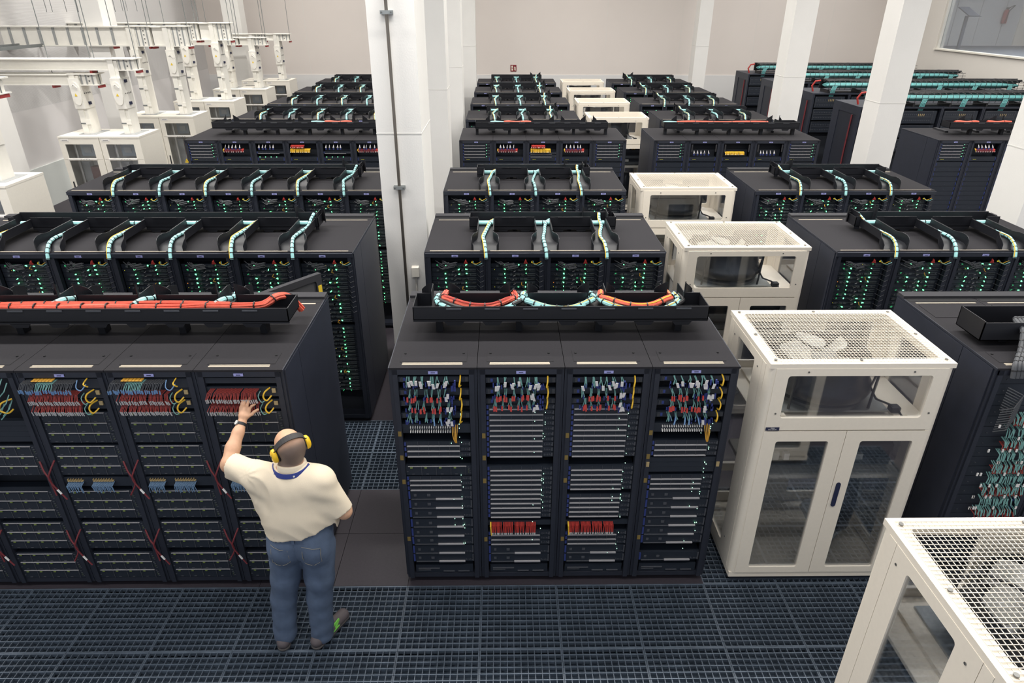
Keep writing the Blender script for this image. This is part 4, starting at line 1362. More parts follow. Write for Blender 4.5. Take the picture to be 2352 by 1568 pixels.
# ================================================================== left switchgear cabinets with busbar ducts
def left_cabinet(loc, label):
    t = thing('power_cabinet', loc, label, 'power cabinet', 'white power cabinets along the left wall')
    b = MB().m('white_shell'); b.box(.002, .022, .0, .82, .0, 1.97); b.box(.718, .738, 0, .82, 0, 1.97); b.box(.022, .718, .80, .82, 0, 1.97); b.box(.022, .718, 0.02, .80, 0, .04)
    part('body', b, t)
    part('top_plate', MB().m('white_shell').box(0, .74, -.01, .825, 1.97, 2.0), t)
    X, Y, Z = (1, 0, 0), (0, 1, 0), (0, 0, 1)
    d = part('door', MB().m('white_shell').ring((0, -.005, 0), X, Z, Y, .006, .734, 1.585, 1.965, .105, .61, 1.605, 1.86, .022, .008), t)
    part('window_glass', MB().m('glass').box(.10, .615, .006, .010, 1.60, 1.865), d)
    d = part('door', MB().m('white_shell').ring((0, -.005, 0), X, Z, Y, .006, .734, .05, 1.58, .105, .61, .45, 1.565, .022, .008), t)
    part('window_glass', MB().m('glass').box(.10, .615, .006, .010, .44, 1.57), d)
    part('handle', MB().m('rubber').box(.055, .075, -.018, -.004, 1.0, 1.18), d)
    w_ = MB().m('warn_yellow').prism([(.36, 1.02), (.45, 1.02), (.405, 1.11)], 1, .002, .006)
    wt = part('warning_triangle', w_, d)
    part('bolt_mark', MB().m('cable_black').prism([(.40, 1.03), (.415, 1.05), (.405, 1.055), (.413, 1.085), (.396, 1.052), (.406, 1.05)], 1, 0.0, .002), wt)
    part('sill', MB().m('white_tag').box(.10, .62, -.03, .05, 1.582, 1.604), t)
    for k in range(4): part('indicator', MB().m('duct_grey').box(.33 + .05 * k, .345 + .05 * k, -.034, -.03, 1.588, 1.598), t)
    pl = part('name_plate', MB().m('white_tag').box(.045, .19, -.009, -.005, 1.915, 1.955), t)
    part('plate_text', MB().m('rubber').box(.07, .165, -.0095, -.009, 1.931, 1.939), pl)
    part('back_board', MB().m('inner_shade').box(.03, .71, .34, .36, .05, 1.97), t)
    g = part('meter', MB().m('gauge').box(.27, .52, .16, .30, 1.615, 1.84), t)
    part('meter_face', MB().m('duct_grey').box(.33, .46, .150, .16, 1.68, 1.78), g)
    part('meter_top', MB().m('white_tag').box(.27, .52, .15, .31, 1.84, 1.85), g)
    part('inner_post', MB().m('inner_shade').box(.20, .23, .10, .13, .06, 1.95), t)
    part('breaker', MB().m('cell_red').box(.36, .62, .15, .33, .85, 1.42), t)
    part('inner_frame', MB().m('duct_grey').box(.14, .33, .20, .33, .5, 1.5), t)
    part('low_box', MB().m('fan_grey').box(.24, .60, .12, .30, .42, .60), t)
    return t
lc0 = None
lcy = [(8.98, 'first'), (12.66, 'a'), (15.05, 'b'), (17.48, 'c'), (20.0, 'd'), (22.3, 'e')]
lcn = ['nearest', 'second nearest', 'third nearest', 'fourth nearest', 'fifth nearest', 'farthest']
for k, (yy, _) in enumerate(lcy):
    for j, x in ((0, -7.398), (1, -8.142)):
        lab = f'white power cabinet, {["right", "left"][j]} one of the {lcn[k]} pair along the left wall'
        if k == 0 and j == 1: continue
        if k == 0: lab = 'white power cabinet with grey side at the left picture edge'
        if lc0 is None: lc0 = left_cabinet((x, yy, 0), lab)
        else: copy_tree(lc0, (x, yy, 0), lab)

def busduct(x, y, ztop, label, to_left, flange=True, ribs=False, short=False):
    """upright busbar duct on a cabinet top, elbow and run towards the left wall"""
    t = thing('busbar_duct', (x, y, 2.0), label, 'busbar duct', 'white busbar ducts')
    h = ztop - 2.0
    b = MB().m('duct_white'); b.box(0, .10, 0, .30, 0, h); b.box(.10, .16, .02, .30, 0, h - .02)
    part('riser', b, t)
    part('seal_plate', MB().m('duct_grey').box(-.07, .26, -.05, .42, 0, .006), t)
    n = int((h - .25) / .34)
    for k in range(n):
        z = .18 + .34 * k
        c = part('duct_clamp', MB().m('clamp_grey').box(-.004, .085, -.010, .0, z, z + .022), t)
        part('clamp_block', MB().m('duct_white').box(.085, .175, -.004, .02, z - .01, z + .07), c)
    # tap-off unit with round cover
    zt = max(.45, h - .95)
    u = part('tap_off_unit', MB().m('duct_white').box(-.012, .172, -.035, .30, zt, zt + .52), t)
    cov = MB().m('duct_white')
    pol = [(.085 + .085 * math.cos(2 * PI * k / 20), zt + .26 + .20 * math.sin(2 * PI * k / 20)) for k in range(20)]
    cov.prism(pol, 1, -.055, -.035); c = part('round_cover', cov, u)
    part('warning_triangle', MB().m('warn_yellow').prism([(.05, zt + .22), (.10, zt + .22), (.075, zt + .27)], 1, -.058, -.055), c)
    part('handle', MB().m('white_tag').tube([(.05, -.06, zt + .40), (.09, -.075, zt + .42), (.13, -.06, zt + .36)], .008, 6), c)
    for k in range(4): part('bolt', MB().m('screw').disc((.174, .05 + .06 * k, zt + .26), .012, 8, 0, .012), u)
    for z in (zt + .08, zt + .46): part('cable_boss', MB().m('plate_navy').box(.165, .20, .10, .16, z - .02, z + .03), u)
    # elbow head
    hh = .17 if not ribs else .36
    hd = part('elbow_head', MB().m('duct_white').box(.10, .46, .04, .22, h - hh, h), t)
    part('elbow_flange', MB().m('duct_white').box(-.02, .50, -.02, .30, h, h + .018), t)
    part('lower_flange', MB().m('duct_white').box(.16, .50, .0, .28, h - hh - .014, h - hh), t)
    for k in range(4 if ribs else 2):
        part('bolt', MB().m('screw').disc((.33, .036, h - hh + .06 + .075 * k), .013, 8, 1, .012), hd)
    for x_ in (.18, .27, .38): part('rib', MB().m('duct_grey').box(x_, x_ + .025, .032, .04, h - hh, h), hd)
    if to_left:
        L = .243 if short else x + 10.4
        rb = MB().m('duct_white'); rb.box(-L, -.0, .06, .24, h - hh + .01, h - .01)
        r_ = part('left_run', rb, t)
        part('run_flange', MB().m('duct_white').box(-L, 0, .0, .30, h - .012, h + .012), r_)
        part('run_flange', MB().m('duct_white').box(-L, 0, .0, .30, h - hh - .01, h - hh + .012), r_)
        if ribs:
            k = 0
            while .35 + .30 * k < L:
                part('rib', MB().m('duct_grey').box(-.35 - .30 * k, -.30 - .30 * k, .045, .06, h - hh, h), r_); k += 1
    for x_, red in ((-.35, True), (.47, True)):
        ro = part('hanger_rod', MB().m('clamp_grey').tube([(x_, .13, h - hh - .05), (x_, .13, 5.95)], .007, 6), t)
        if red: part('rod_foot', MB().m('hanger_red').box(x_ - .02, x_ + .02, .05, .24, h - hh - .06, h - hh - .015), ro)
    return t
dn = {'first': 'nearest', 'a': 'second nearest', 'b': 'third nearest', 'c': 'fourth nearest', 'd': 'fifth nearest', 'e': 'farthest'}
for k, (yy, key) in enumerate(lcy):
    for j, x in ((0, -7.04), (1, -7.785)):
        if key == 'first' and j == 1: continue
        zt = {'first': 3.3, 'a': 3.28 if j == 0 else 3.03, 'b': 3.73, 'c': 3.73, 'd': 3.3, 'e': 3.3}[key]
        rib = key in 'bc'
        busduct(x, yy + .25, zt, f'white busbar duct rising from the {["right", "left"][j]} cabinet of the {dn[key]} pair', True, ribs=rib, short=(j == 0 and key not in ('first', 'a')))
# long thin rods hanging from the roof in the upper left corner
rb = MB().m('clamp_grey').tube([(0, 0, 0), (0, 0, 4.0)], .006, 6).mesh('hanger_rod')
for k in range(12):
    x = -9.9 + .27 * (k % 6) + random.uniform(-.1, .1); y = 16.2 + 1.5 * (k // 6) + random.uniform(-.4, .4)
    solo('hanger_rod', rb, (x, y, 3.99), 'thin threaded rod hanging from the roof in the upper left corner', 'rod', 'thin rods in the upper left corner')
# cable ladder along the left wall
t = thing('cable_ladder', (-10.1, 12.0, 3.35), 'dark steel cable ladder running along the left wall under the ducts', 'cable ladder')
for sx in (0, .5): part('rail', MB().m('clamp_grey').box(sx - .012, sx + .012, 0, 11, 0, .06), t)
rg = MB().m('clamp_grey').box(0, .5, -.012, .012, .02, .04).mesh('rung')
for k in range(36): part('rung', rg, t, (0, .15 + .3 * k, 0))
for yb in (1.0, 4.5, 8.0): part('wall_arm', MB().m('clamp_grey').box(-.3, .5, yb - .03, yb + .03, -.06, 0), t)

# ================================================================== tall black racks with teal cables, far right
def tall_rack(loc, label, first):
    t = thing('tall_rack', loc, label, 'server rack', 'tall black racks far right')
    b = MB().m('rack_black'); b.box(.002, .03, 0, 1.25, 0, 2.2); b.box(.87, .898, 0, 1.25, 0, 2.2); b.box(.03, .87, 1.22, 1.25, 0, 2.2); b.box(.03, .87, 0, 1.22, 2.17, 2.2); b.box(.03, .87, .0, 1.22, 0, .06)
    b.m('rack_inner').box(.03, .87, .12, .13, .06, 2.17)
    part('cabinet', b, t)
    for k in range(3):
        m_ = MB().m('server_dark'); m_.box(.06, .80, .02, .11, 0, .26)
        m_.m('server_rim')
        m_.box(.08, .72, .014, .02, .25, .256); m_.box(.08, .72, .014, .02, .13, .136); m_.box(.08, .086, .014, .02, .0, .25); m_.box(.714, .72, .014, .02, 0, .25)
        for q in range(14): m_.box(.10 + .043 * q, .115 + .043 * q, .014, .02, .17, .19); m_.box(.10 + .043 * q, .115 + .043 * q, .014, .02, .05, .07)
        if k == 0:
            m_.m('brass')
            for q in range(4): m_.box(.40 + .04 * q, .412 + .04 * q, .010, .02, .15, .20)
        part('switch_chassis', m_.mesh('switch_chassis'), t, (0, 0, 1.86 - .30 * k))
    if first:
        fr = MB().m('rack_side').ring((-.012, 0, 0), (0, 1, 0), (0, 0, 1), (1, 0, 0), 0, 1.25, .02, 2.2, .12, .95, .15, 2.02, .014, .01)
        part('side_frame', fr, t)
        c = MB().m('maroon'); c.tube([(-.02, .28, .2), (-.02, .30, 1.2), (-.02, .28, 2.0)], .018, 6)
        part('side_cable', c, t)
        c = MB().m('red'); c.tube([(.15, .45, 2.2), (.10, .44, 2.33), (.16, .42, 2.44), (.28, .40, 2.46)], .022, 6)
        part('red_cable', c, t)
    return t
EY = [15.07, 17.50, 19.97, 22.44]
EN = ['nearest', 'second', 'third', 'farthest']
for k, yy in enumerate(EY):
    for i in range(6):
        tall_rack((7.74 + .9 * i, yy, 0), f'tall black rack, {ORD[i]} from left, {EN[k]} row of the far right racks', i == 0)
    L = 5.4
    t = thing('cable_basket', (7.74, yy, 2.2), f'black wire basket for teal cables, {EN[k]} row of the far right racks', 'cable tray', 'wire baskets far right')
    for yv in (.05, .50):
        part('side_rail', MB().m('cable_black').box(.30, L - .05, yv - .008, yv + .008, .07, .30 if yv > .3 else .085), t)
    wr = MB().m('cable_black')
    m = int((L - .4) / .135)
    for q in range(m):
        x = .36 + .135 * q
        wr.tube([(x, .05, .075), (x, .045, .13), (x, .04, .225), (x, .10, .27), (x, .40, .29), (x, .50, .28)], .006, 4, False)
    for yv, zv in ((.038, .12), (.036, .18), (.06, .245)): wr.tube([(.33, yv, zv), (L - .1, yv, zv)], .005, 4)
    part('wires', wr, t, kind='stuff')
    for q in range(7): part('support_foot', MB().m('cable_black').box(.35 + .8 * q, .39 + .8 * q, .05, .50, 0, .07), t)
    t2 = thing('cable_bundle', (7.74, yy, 2.2), f'wide teal cable trunk in the basket, {EN[k]} row of the far right racks', 'cable bundle', 'teal trunks far right')
    b = MB().m('teal_dark'); secs = []
    xs = [.34, .38, .45] + [.6 + .45 * q for q in range(10)] + [L - .35, L - .25]
    for q, x in enumerate(xs):
        sc_ = min(1, .35 + .35 * q) if q < 3 else (1 if q < len(xs) - 2 else .5)
        secs.append([(x, .27 + .20 * math.cos(2 * PI * j / 10) * (.6 + .4 * sc_), .165 + .075 * sc_ * math.sin(2 * PI * j / 10)) for j in range(10)])
    loft(b, secs); part('cable_jacket', b.mesh('cable_jacket', True), t2)
    dr = MB().m('teal_dark')
    for i in range(6):
        for q in range(4):
            x = .42 + .88 * i + .03 * q
            dr.tube([(x + .12, .12, .16), (x + .04, .05, .15), (x, .02, .08), (x - .01, .03, -.02), (x - .01, .06, -.1)], .012, 5)
    part('drop_cables', dr, t2, kind='stuff')
    bk = MB().m('cable_black')
    for q in range(5): bk.tube([(.35 + (L - .5) * v / 10, .22 + .06 * q + .02 * math.sin(v * 1.7 + q), .262 + .018 * math.sin(v * 2.1 + q * 2)) for v in range(11)], .03, 6)
    t3 = solo('cable_bundle', bk.mesh('cable_bundle', True), (7.74, yy, 2.2), f'black cables lying over the teal trunk, {EN[k]} row of the far right racks', 'cable bundle', 'black cables far right')
    t3['kind'] = 'stuff'
# ================================================================== the man at the left front row
class SDF:
    def __init__(s, ax, ay, az):
        s.ax, s.ay, s.az = (np.asarray(a, np.float32) for a in (ax, ay, az))
        s.D = np.full((len(ax), len(ay), len(az)), 0.3, np.float32)
    def _win(s, lo, hi):
        r = []
        for a, l, h in zip((s.ax, s.ay, s.az), lo, hi):
            i0, i1 = np.searchsorted(a, (l, h)); r.append(slice(max(0, i0 - 1), min(len(a), i1 + 1)))
        return r
    def _pts(s, r):
        return np.meshgrid(s.ax[r[0]], s.ay[r[1]], s.az[r[2]], indexing='ij')
    def _mix(s, r, d, k):
        D = s.D[r[0], r[1], r[2]]
        if k > 0:
            h = np.clip(.5 + .5 * (D - d) / k, 0, 1)
            s.D[r[0], r[1], r[2]] = D * (1 - h) + d * h - k * h * (1 - h)
        else: s.D[r[0], r[1], r[2]] = np.minimum(D, d)
    def cone(s, a, b, ra, rb, k=.03, m=.1):
        a, b = np.array(a, np.float32), np.array(b, np.float32); R = max(ra, rb) + m
        r = s._win(np.minimum(a, b) - R, np.maximum(a, b) + R)
        X, Y, Z = s._pts(r); v = b - a; L = float(v @ v)
        t = np.clip(((X - a[0]) * v[0] + (Y - a[1]) * v[1] + (Z - a[2]) * v[2]) / L, 0, 1)
        d = np.sqrt((X - a[0] - t * v[0]) ** 2 + (Y - a[1] - t * v[1]) ** 2 + (Z - a[2] - t * v[2]) ** 2) - (ra + (rb - ra) * t)
        s._mix(r, d, k); return s
    def chain(s, pts, rs, k=.03, m=.1):
        for i in range(len(pts) - 1): s.cone(pts[i], pts[i + 1], rs[i], rs[i + 1], k, m)
        return s
    def ell(s, c, q, k=.04, m=.1):
        c = np.array(c, np.float32); q = np.array(q, np.float32)
        r = s._win(c - q - m, c + q + m); X, Y, Z = s._pts(r)
        x, y, z = (X - c[0]) / q[0], (Y - c[1]) / q[1], (Z - c[2]) / q[2]
        k0 = np.sqrt(x * x + y * y + z * z); k1 = np.sqrt((x / q[0]) ** 2 + (y / q[1]) ** 2 + (z / q[2]) ** 2) + 1e-6
        s._mix(r, k0 * (k0 - 1) / k1, k); return s
    def cut(s, f):
        X, Y, Z = np.meshgrid(s.ax, s.ay, s.az, indexing='ij', sparse=True)
        s.D = np.maximum(s.D, f(X, Y, Z).astype(np.float32)); return s
    def add(s, f):
        X, Y, Z = np.meshgrid(s.ax, s.ay, s.az, indexing='ij', sparse=True)
        s.D = s.D + f(X, Y, Z).astype(np.float32); return s
    def mesh(s, name, matname, base):
        D = s.D; S = D < 0
        nx, ny, nz = D.shape
        acc = np.zeros((nx - 1, ny - 1, nz - 1), np.int8)
        for i in (0, 1):
            for j in (0, 1):
                for k in (0, 1): acc += S[i:nx - 1 + i, j:ny - 1 + j, k:nz - 1 + k]
        act = np.argwhere((acc > 0) & (acc < 8))
        idx = -np.ones(acc.shape, np.int64); idx[act[:, 0], act[:, 1], act[:, 2]] = np.arange(len(act))
        pos = np.zeros((len(act), 3)); cnt = np.zeros(len(act))
        G = (s.ax, s.ay, s.az)
        for axn in range(3):
            o = [q for q in range(3) if q != axn]
            for u in (0, 1):
                for v in (0, 1):
                    p0 = act.copy(); p0[:, o[0]] += u; p0[:, o[1]] += v
                    p1 = p0.copy(); p1[:, axn] += 1
                    d0 = D[p0[:, 0], p0[:, 1], p0[:, 2]]; d1 = D[p1[:, 0], p1[:, 1], p1[:, 2]]
                    c = (d0 < 0) != (d1 < 0)
                    t = np.where(c, d0 / np.where(c, d0 - d1, 1), 0)
                    P0 = np.stack([G[q][p0[:, q]] for q in range(3)], 1).astype(float)
                    P0[:, axn] += t * (G[axn][p1[:, axn]] - G[axn][p0[:, axn]])
                    pos += P0 * c[:, None]; cnt += c
        pos /= cnt[:, None]
        faces = []
        for axn in range(3):
            a0 = [slice(None)] * 3; a1 = [slice(None)] * 3; a0[axn] = slice(0, -1); a1[axn] = slice(1, None)
            ch = np.argwhere(S[tuple(a0)] != S[tuple(a1)])
            o = [(axn + 1) % 3, (axn + 2) % 3]
            ok = (ch[:, o[0]] > 0) & (ch[:, o[1]] > 0) & (ch[:, o[0]] < D.shape[o[0]] - 1) & (ch[:, o[1]] < D.shape[o[1]] - 1)
            ch = ch[ok]
            q = []
            for u, v in ((-1, -1), (0, -1), (0, 0), (-1, 0)):
                p = ch.copy(); p[:, o[0]] += u; p[:, o[1]] += v
                q.append(idx[p[:, 0], p[:, 1], p[:, 2]])
            q = np.stack(q, 1)
            fl = ~S[ch[:, 0], ch[:, 1], ch[:, 2]]
            q[fl] = q[fl][:, ::-1]
            faces.append(q)
        F = np.concatenate(faces)
        me = bpy.data.meshes.new(name)
        me.from_pydata((pos - np.array(base)).tolist(), [], F.tolist())
        me.materials.append(MATS[matname])
        me.polygons.foreach_set('use_smooth', [True] * len(me.polygons))
        me.update()
        return me

def axis(lo, hi, step, fine=None, fstep=None):
    if fine is None: return np.arange(lo, hi, step)
    return np.concatenate([np.arange(lo, fine[0], step), np.arange(fine[0], fine[1], fstep), np.arange(fine[1], hi, step)])

PB = (-1.44, 3.43, 0.0)
man = thing('person', PB, 'man in cream polo shirt and jeans with yellow ear defenders, reaching up to cables', 'person')

HC = Vector((-1.384, 3.553, 1.656))
HF = Vector((-.58, .81, .04)).normalized()
HR = Vector((.81, .58, .10)); HR = (HR - HF * HR.dot(HF)).normalized()
HU = HR.cross(HF)
def H(a, b, c): return tuple(HC + HR * a + HF * b + HU * c)
# cropped stubble: a darker band round the back and sides of the scalp
_nt = MATS['skin'].node_tree; _pb = _nt.nodes['Principled BSDF']
_src = _pb.inputs['Base Color'].links[0].from_socket
_tc = _nt.nodes.new('ShaderNodeTexCoord')
def _vm(op, a, b=None):
    n = _nt.nodes.new('ShaderNodeVectorMath'); n.operation = op
    _nt.links.new(a, n.inputs[0])
    if b is not None: n.inputs[1].default_value = tuple(b)
    return n
def _mr(sock, f0, f1):
    n = _nt.nodes.new('ShaderNodeMapRange'); n.interpolation_type = 'SMOOTHSTEP'
    n.inputs[1].default_value = f0; n.inputs[2].default_value = f1; _nt.links.new(sock, n.inputs[0]); return n.outputs[0]
def _mul(a, b):
    n = _nt.nodes.new('ShaderNodeMath'); n.operation = 'MULTIPLY'; _nt.links.new(a, n.inputs[0])
    if isinstance(b, float): n.inputs[1].default_value = b
    else: _nt.links.new(b, n.inputs[1])
    return n.outputs[0]
_d = _vm('SUBTRACT', _tc.outputs['Object'], HC - Vector(PB))
_dot = _vm('DOT_PRODUCT', _d.outputs[0], (HF * .62 + HU * .78))
_low = _vm('DOT_PRODUCT', _d.outputs[0], HU)
_len = _vm('LENGTH', _d.outputs[0])
_mask = _mul(_mul(_mul(_mr(_dot.outputs['Value'], .045, -.03), _mr(_low.outputs['Value'], -.115, -.08)), _mr(_len.outputs['Value'], .17, .14)), .85)
_mx = _nt.nodes.new('ShaderNodeMix'); _mx.data_type = 'RGBA'
_nt.links.new(_mask, _mx.inputs[0]); _nt.links.new(_src, _mx.inputs[6]); _mx.inputs[7].default_value = (*s2l((82, 75, 72)), 1)
_nt.links.new(_mx.outputs[2], _pb.inputs['Base Color'])

# --- skin: one continuous body with head, arms and hands
S = SDF(axis(-1.92, -.95, .010, (-1.825, -1.655), .0036), axis(3.28, 3.98, .010, (3.78, 3.925), .0036), axis(.86, 1.84, .010, (1.65, 1.815), .0036))
S.ell((-1.39, 3.50, 1.28), (.17, .09, .30), .03)
S.cone((-1.58, 3.50, 1.46), (-1.20, 3.50, 1.44), .05, .05)
S.chain([(-1.39, 3.525, 1.44), (-1.385, 3.535, 1.54), (-1.38, 3.555, 1.62)], [.078, .068, .064], .03)
S.cone(H(0, -.034, .008), H(0, .030, .004), .084, .078, .03)
S.cone(H(0, -.018, .034), H(0, .026, .030), .080, .074, .03)
S.cone(H(0, -.030, -.035), H(0, .010, -.045), .072, .066, .03)
S.cone(H(0, .030, -.055), H(0, .056, -.078), .052, .040, .03)          # jaw
S.cone(H(0, .104, .005), H(0, .116, -.022), .008, .014, .012)          # nose
S.cone(H(-.020, .094, -.055), H(.020, .094, -.055), .009, .009, .008)  # lips
for sx in (-1, 1): S.cone(H(sx * .086, .0, .015), H(sx * .088, -.006, -.03), .013, .011, .008)
# raised left arm
S.chain([(-1.60, 3.50, 1.465), (-1.812, 3.575, 1.500), (-1.806, 3.66, 1.565), (-1.788, 3.745, 1.63), (-1.777, 3.80, 1.668)], [.058, .050, .047, .037, .029], .02)
S.ell((-1.825, 3.565, 1.487), (.034, .036, .036), .02)
# palm and fingers
S.chain([(-1.777, 3.80, 1.668), (-1.768, 3.835, 1.705), (-1.765, 3.865, 1.742)], [.027, .029, .024], .012)
S.cone((-1.783, 3.835, 1.71), (-1.788, 3.868, 1.75), .019, .014, .012)
S.cone((-1.745, 3.835, 1.705), (-1.738, 3.868, 1.735), .019, .014, .012)
for pts, r in (([(-1.790, 3.868, 1.752), (-1.789, 3.893, 1.768), (-1.783, 3.904, 1.788)], .0085), ([(-1.775, 3.873, 1.753), (-1.772, 3.899, 1.773), (-1.764, 3.908, 1.797)], .0092),
               ([(-1.754, 3.873, 1.750), (-1.747, 3.899, 1.775), (-1.736, 3.908, 1.802)], .0096), ([(-1.737, 3.868, 1.736), (-1.727, 3.895, 1.746), (-1.708, 3.906, 1.752)], .0092),
               ([(-1.745, 3.83, 1.700), (-1.716, 3.842, 1.712), (-1.702, 3.855, 1.724), (-1.678, 3.866, 1.735)], .0105)):
    n = len(pts); S.chain(pts, [r * 1.15, r * 1.02, r * .95, r * .85][:n] if n > 3 else [r * 1.1, r, r * .85], .005, .03)
# right arm, forearm bent forward, relaxed hand
S.chain([(-1.19, 3.50, 1.43), (-1.075, 3.49, 1.165), (-1.10, 3.60, 1.09), (-1.15, 3.71, 1.05)], [.056, .050, .044, .029], .02)
S.chain([(-1.15, 3.71, 1.05), (-1.17, 3.77, 1.03), (-1.185, 3.80, 1.02)], [.028, .032, .026], .012)
for k in range(4):
    q = (-1.20 + .016 * k, 3.805, 1.035 - .016 * k)
    S.chain([q, (q[0] - .006, 3.84, q[2] - .01), (q[0] - .012, 3.862, q[2] - .03)], [.0105, .0095, .008], .004, .03)
S.chain([(-1.175, 3.745, 1.055), (-1.205, 3.775, 1.05), (-1.225, 3.80, 1.04)], [.012, .0105, .009], .006, .03)
part('body', S.mesh('body', 'skin', PB), man)
for sx in (-1, 1):
    c = Vector(H(sx * .034, .083, .012)) - Vector(PB)
    e = MB().m('white_tag').lathe([(0, -.011), (.008, -.008), (.011, 0), (.008, .008), (0, .011)], c, 10)
    part('eye', e.mesh('eye', True), man)

# --- polo shirt
S = SDF(axis(-1.95, -.97, .0072), axis(3.22, 3.74, .0072), axis(1.0, 1.62, .0072))
S.ell((-1.385, 3.470, 1.16), (.242, .170, .21), .05)
S.ell((-1.385, 3.475, 1.02), (.242, .170, .22), .05)
S.ell((-1.390, 3.495, 1.33), (.238, .150, .20), .05)
S.ell((-1.390, 3.505, 1.40), (.225, .115, .11), .05)
S.chain([(-1.44, 3.515, 1.455), (-1.60, 3.505, 1.450), (-1.83, 3.585, 1.495)], [.072, .092, .084], .05)
S.chain([(-1.34, 3.515, 1.455), (-1.215, 3.495, 1.405), (-1.068, 3.488, 1.135)], [.072, .092, .080], .07)
S.chain([(-1.24, 3.485, 1.37), (-1.205, 3.475, 1.24)], [.07, .06], .05)
S.chain([(-1.52, 3.50, 1.43), (-1.385, 3.480, 1.38), (-1.26, 3.49, 1.41)], [.09, .10, .09], .05)
S.chain([(-1.60, 3.49, 1.44), (-1.585, 3.475, 1.25)], [.07, .07], .06)      # cloth pulled up under the raised arm
S.chain([(-1.388, 3.52, 1.485), (-1.386, 3.53, 1.53)], [.088, .074], .02)
def nrm(v): v = np.array(v, float); return v / np.linalg.norm(v)
nl = nrm((-.23, .08, .03)); pl_ = np.array((-1.792, 3.572, 1.50))
nr = nrm((.13, -.012, -.30)); pr_ = np.array((-1.083, 3.490, 1.178))
X_, Y_, Z_ = np.meshgrid(S.ax, S.ay, S.az, indexing='ij', sparse=True)
S.cut(lambda X, Y, Z: np.where(X < -1.66, (X - pl_[0]) * nl[0] + (Y - pl_[1]) * nl[1] + (Z - pl_[2]) * nl[2], -1))
S.cut(lambda X, Y, Z: np.where(X > -1.122, (X - pr_[0]) * nr[0] + (Y - pr_[1]) * nr[1] + (Z - pr_[2]) * nr[2], -1))
S.cut(lambda X, Y, Z: np.where((X > -1.66) & (X < -1.122), (1.068 + .16 * (X + 1.385) + .10 * (X + 1.40) ** 2 * 2 + .10 * np.maximum(0, 3.46 - Y) * 0) - Z + 0 * Y, -1 + 0 * Z + 0 * Y))
S.add(lambda X, Y, Z: .0075 * np.abs(np.sin(24 * Z + 5 * np.sin(6 * X + 1) + 3 * X)) * np.clip((1.25 - Z) * 6, 0, 1) + .0028 * np.sin(34 * (X + .7 * Z) + 4 * np.sin(9 * Z)) * np.clip(np.abs(X + 1.39) * 6 - .35, 0, 1) + 0 * Y)
S.add(lambda X, Y, Z: .008 * np.abs(np.sin(26 * np.sqrt((X + 1.60) ** 2 + (Z - 1.50) ** 2) * 1.0 + 6 * np.arctan2(Z - 1.52, X + 1.66 + 0 * Z))) * np.clip((Z - 1.15) * 5, 0, 1) * np.clip(1 - np.abs(X + 1.53) * 5.5, 0, 1) + 0 * Y)
part('polo_shirt', S.mesh('polo_shirt', 'shirt', PB), man)
S = SDF(axis(-1.52, -1.25, .006), axis(3.40, 3.66, .006), axis(1.46, 1.62, .006))
S.chain([(-1.386, 3.528, 1.50), (-1.384, 3.538, 1.575)], [.102, .086], .01)
S.cut(lambda X, Y, Z: Z - 1.553 - .45 * (3.50 - Y) * .4 + 0 * X); S.cut(lambda X, Y, Z: 1.505 - Z + 0 * X + 0 * Y)
S.cut(lambda X, Y, Z: .071 - np.sqrt((X + 1.385) ** 2 + (Y - 3.536) ** 2) + 0 * Z)
part('collar', S.mesh('collar', 'shirt', PB), man)
# lanyard round the neck
lb = MB().m('lanyard'); secs = []
for k in range(17):
    a = PI * 1.02 + PI * .96 * k / 16
    ca, sa = math.cos(a), math.sin(a); q = []
    for rr, zz in ((.119, 1.506), (.125, 1.506), (.114, 1.532), (.108, 1.532)):
        q.append((-1.386 + rr * 1.03 * ca - PB[0], 3.528 + rr * sa - PB[1], zz + .012 * (1 + sa)))
    secs.append(q)
loft(lb, secs); ly = part('lanyard', lb.mesh('lanyard'), man)
for a in (PI * 1.25, PI * 1.62):
    c = (-1.386 + .123 * 1.03 * math.cos(a) - PB[0], 3.528 + .123 * math.sin(a) - PB[1], 1.519 + .012 * (1 + math.sin(a)))
    d = Vector((math.cos(a), math.sin(a), 0)) * .002
    part('emblem', MB().m('white_tag').tube([Vector(c) - d, Vector(c) + d], .006, 10), ly)

# --- jeans
S = SDF(axis(-1.78, -1.10, .009), axis(3.20, 3.66, .009), axis(-.01, 1.16, .009))
S.ell((-1.385, 3.470, 1.02), (.222, .155, .16), .05)
S.ell((-1.485, 3.415, .93), (.115, .115, .14), .05); S.ell((-1.290, 3.415, .93), (.115, .115, .14), .05)
S.chain([(-1.495, 3.46, .90), (-1.535, 3.45, .62), (-1.580, 3.45, .42), (-1.612, 3.42, .08)], [.122, .100, .088, .082], .03)
S.chain([(-1.280, 3.46, .90), (-1.300, 3.45, .62), (-1.325, 3.45, .42), (-1.342, 3.43, .08)], [.122, .100, .088, .082], .03)
S.cut(lambda X, Y, Z: .030 - Z + .25 * (Y - 3.42) + 0 * X); S.cut(lambda X, Y, Z: Z - 1.115 - .14 * (X + 1.385) + 0 * Y)
S.add(lambda X, Y, Z: .0035 * np.sin(46 * Z + 5 * np.sin(11 * X) + 8 * Y) * np.clip((.34 - Z) * 5, 0, 1) + .0025 * np.sin(30 * Z + 20 * X) * np.clip(1 - np.abs(Z - .55) * 6, 0, 1) + 0 * Y)
jm = S.mesh('jeans', 'denim', PB)
jo = part('jeans', jm, man)
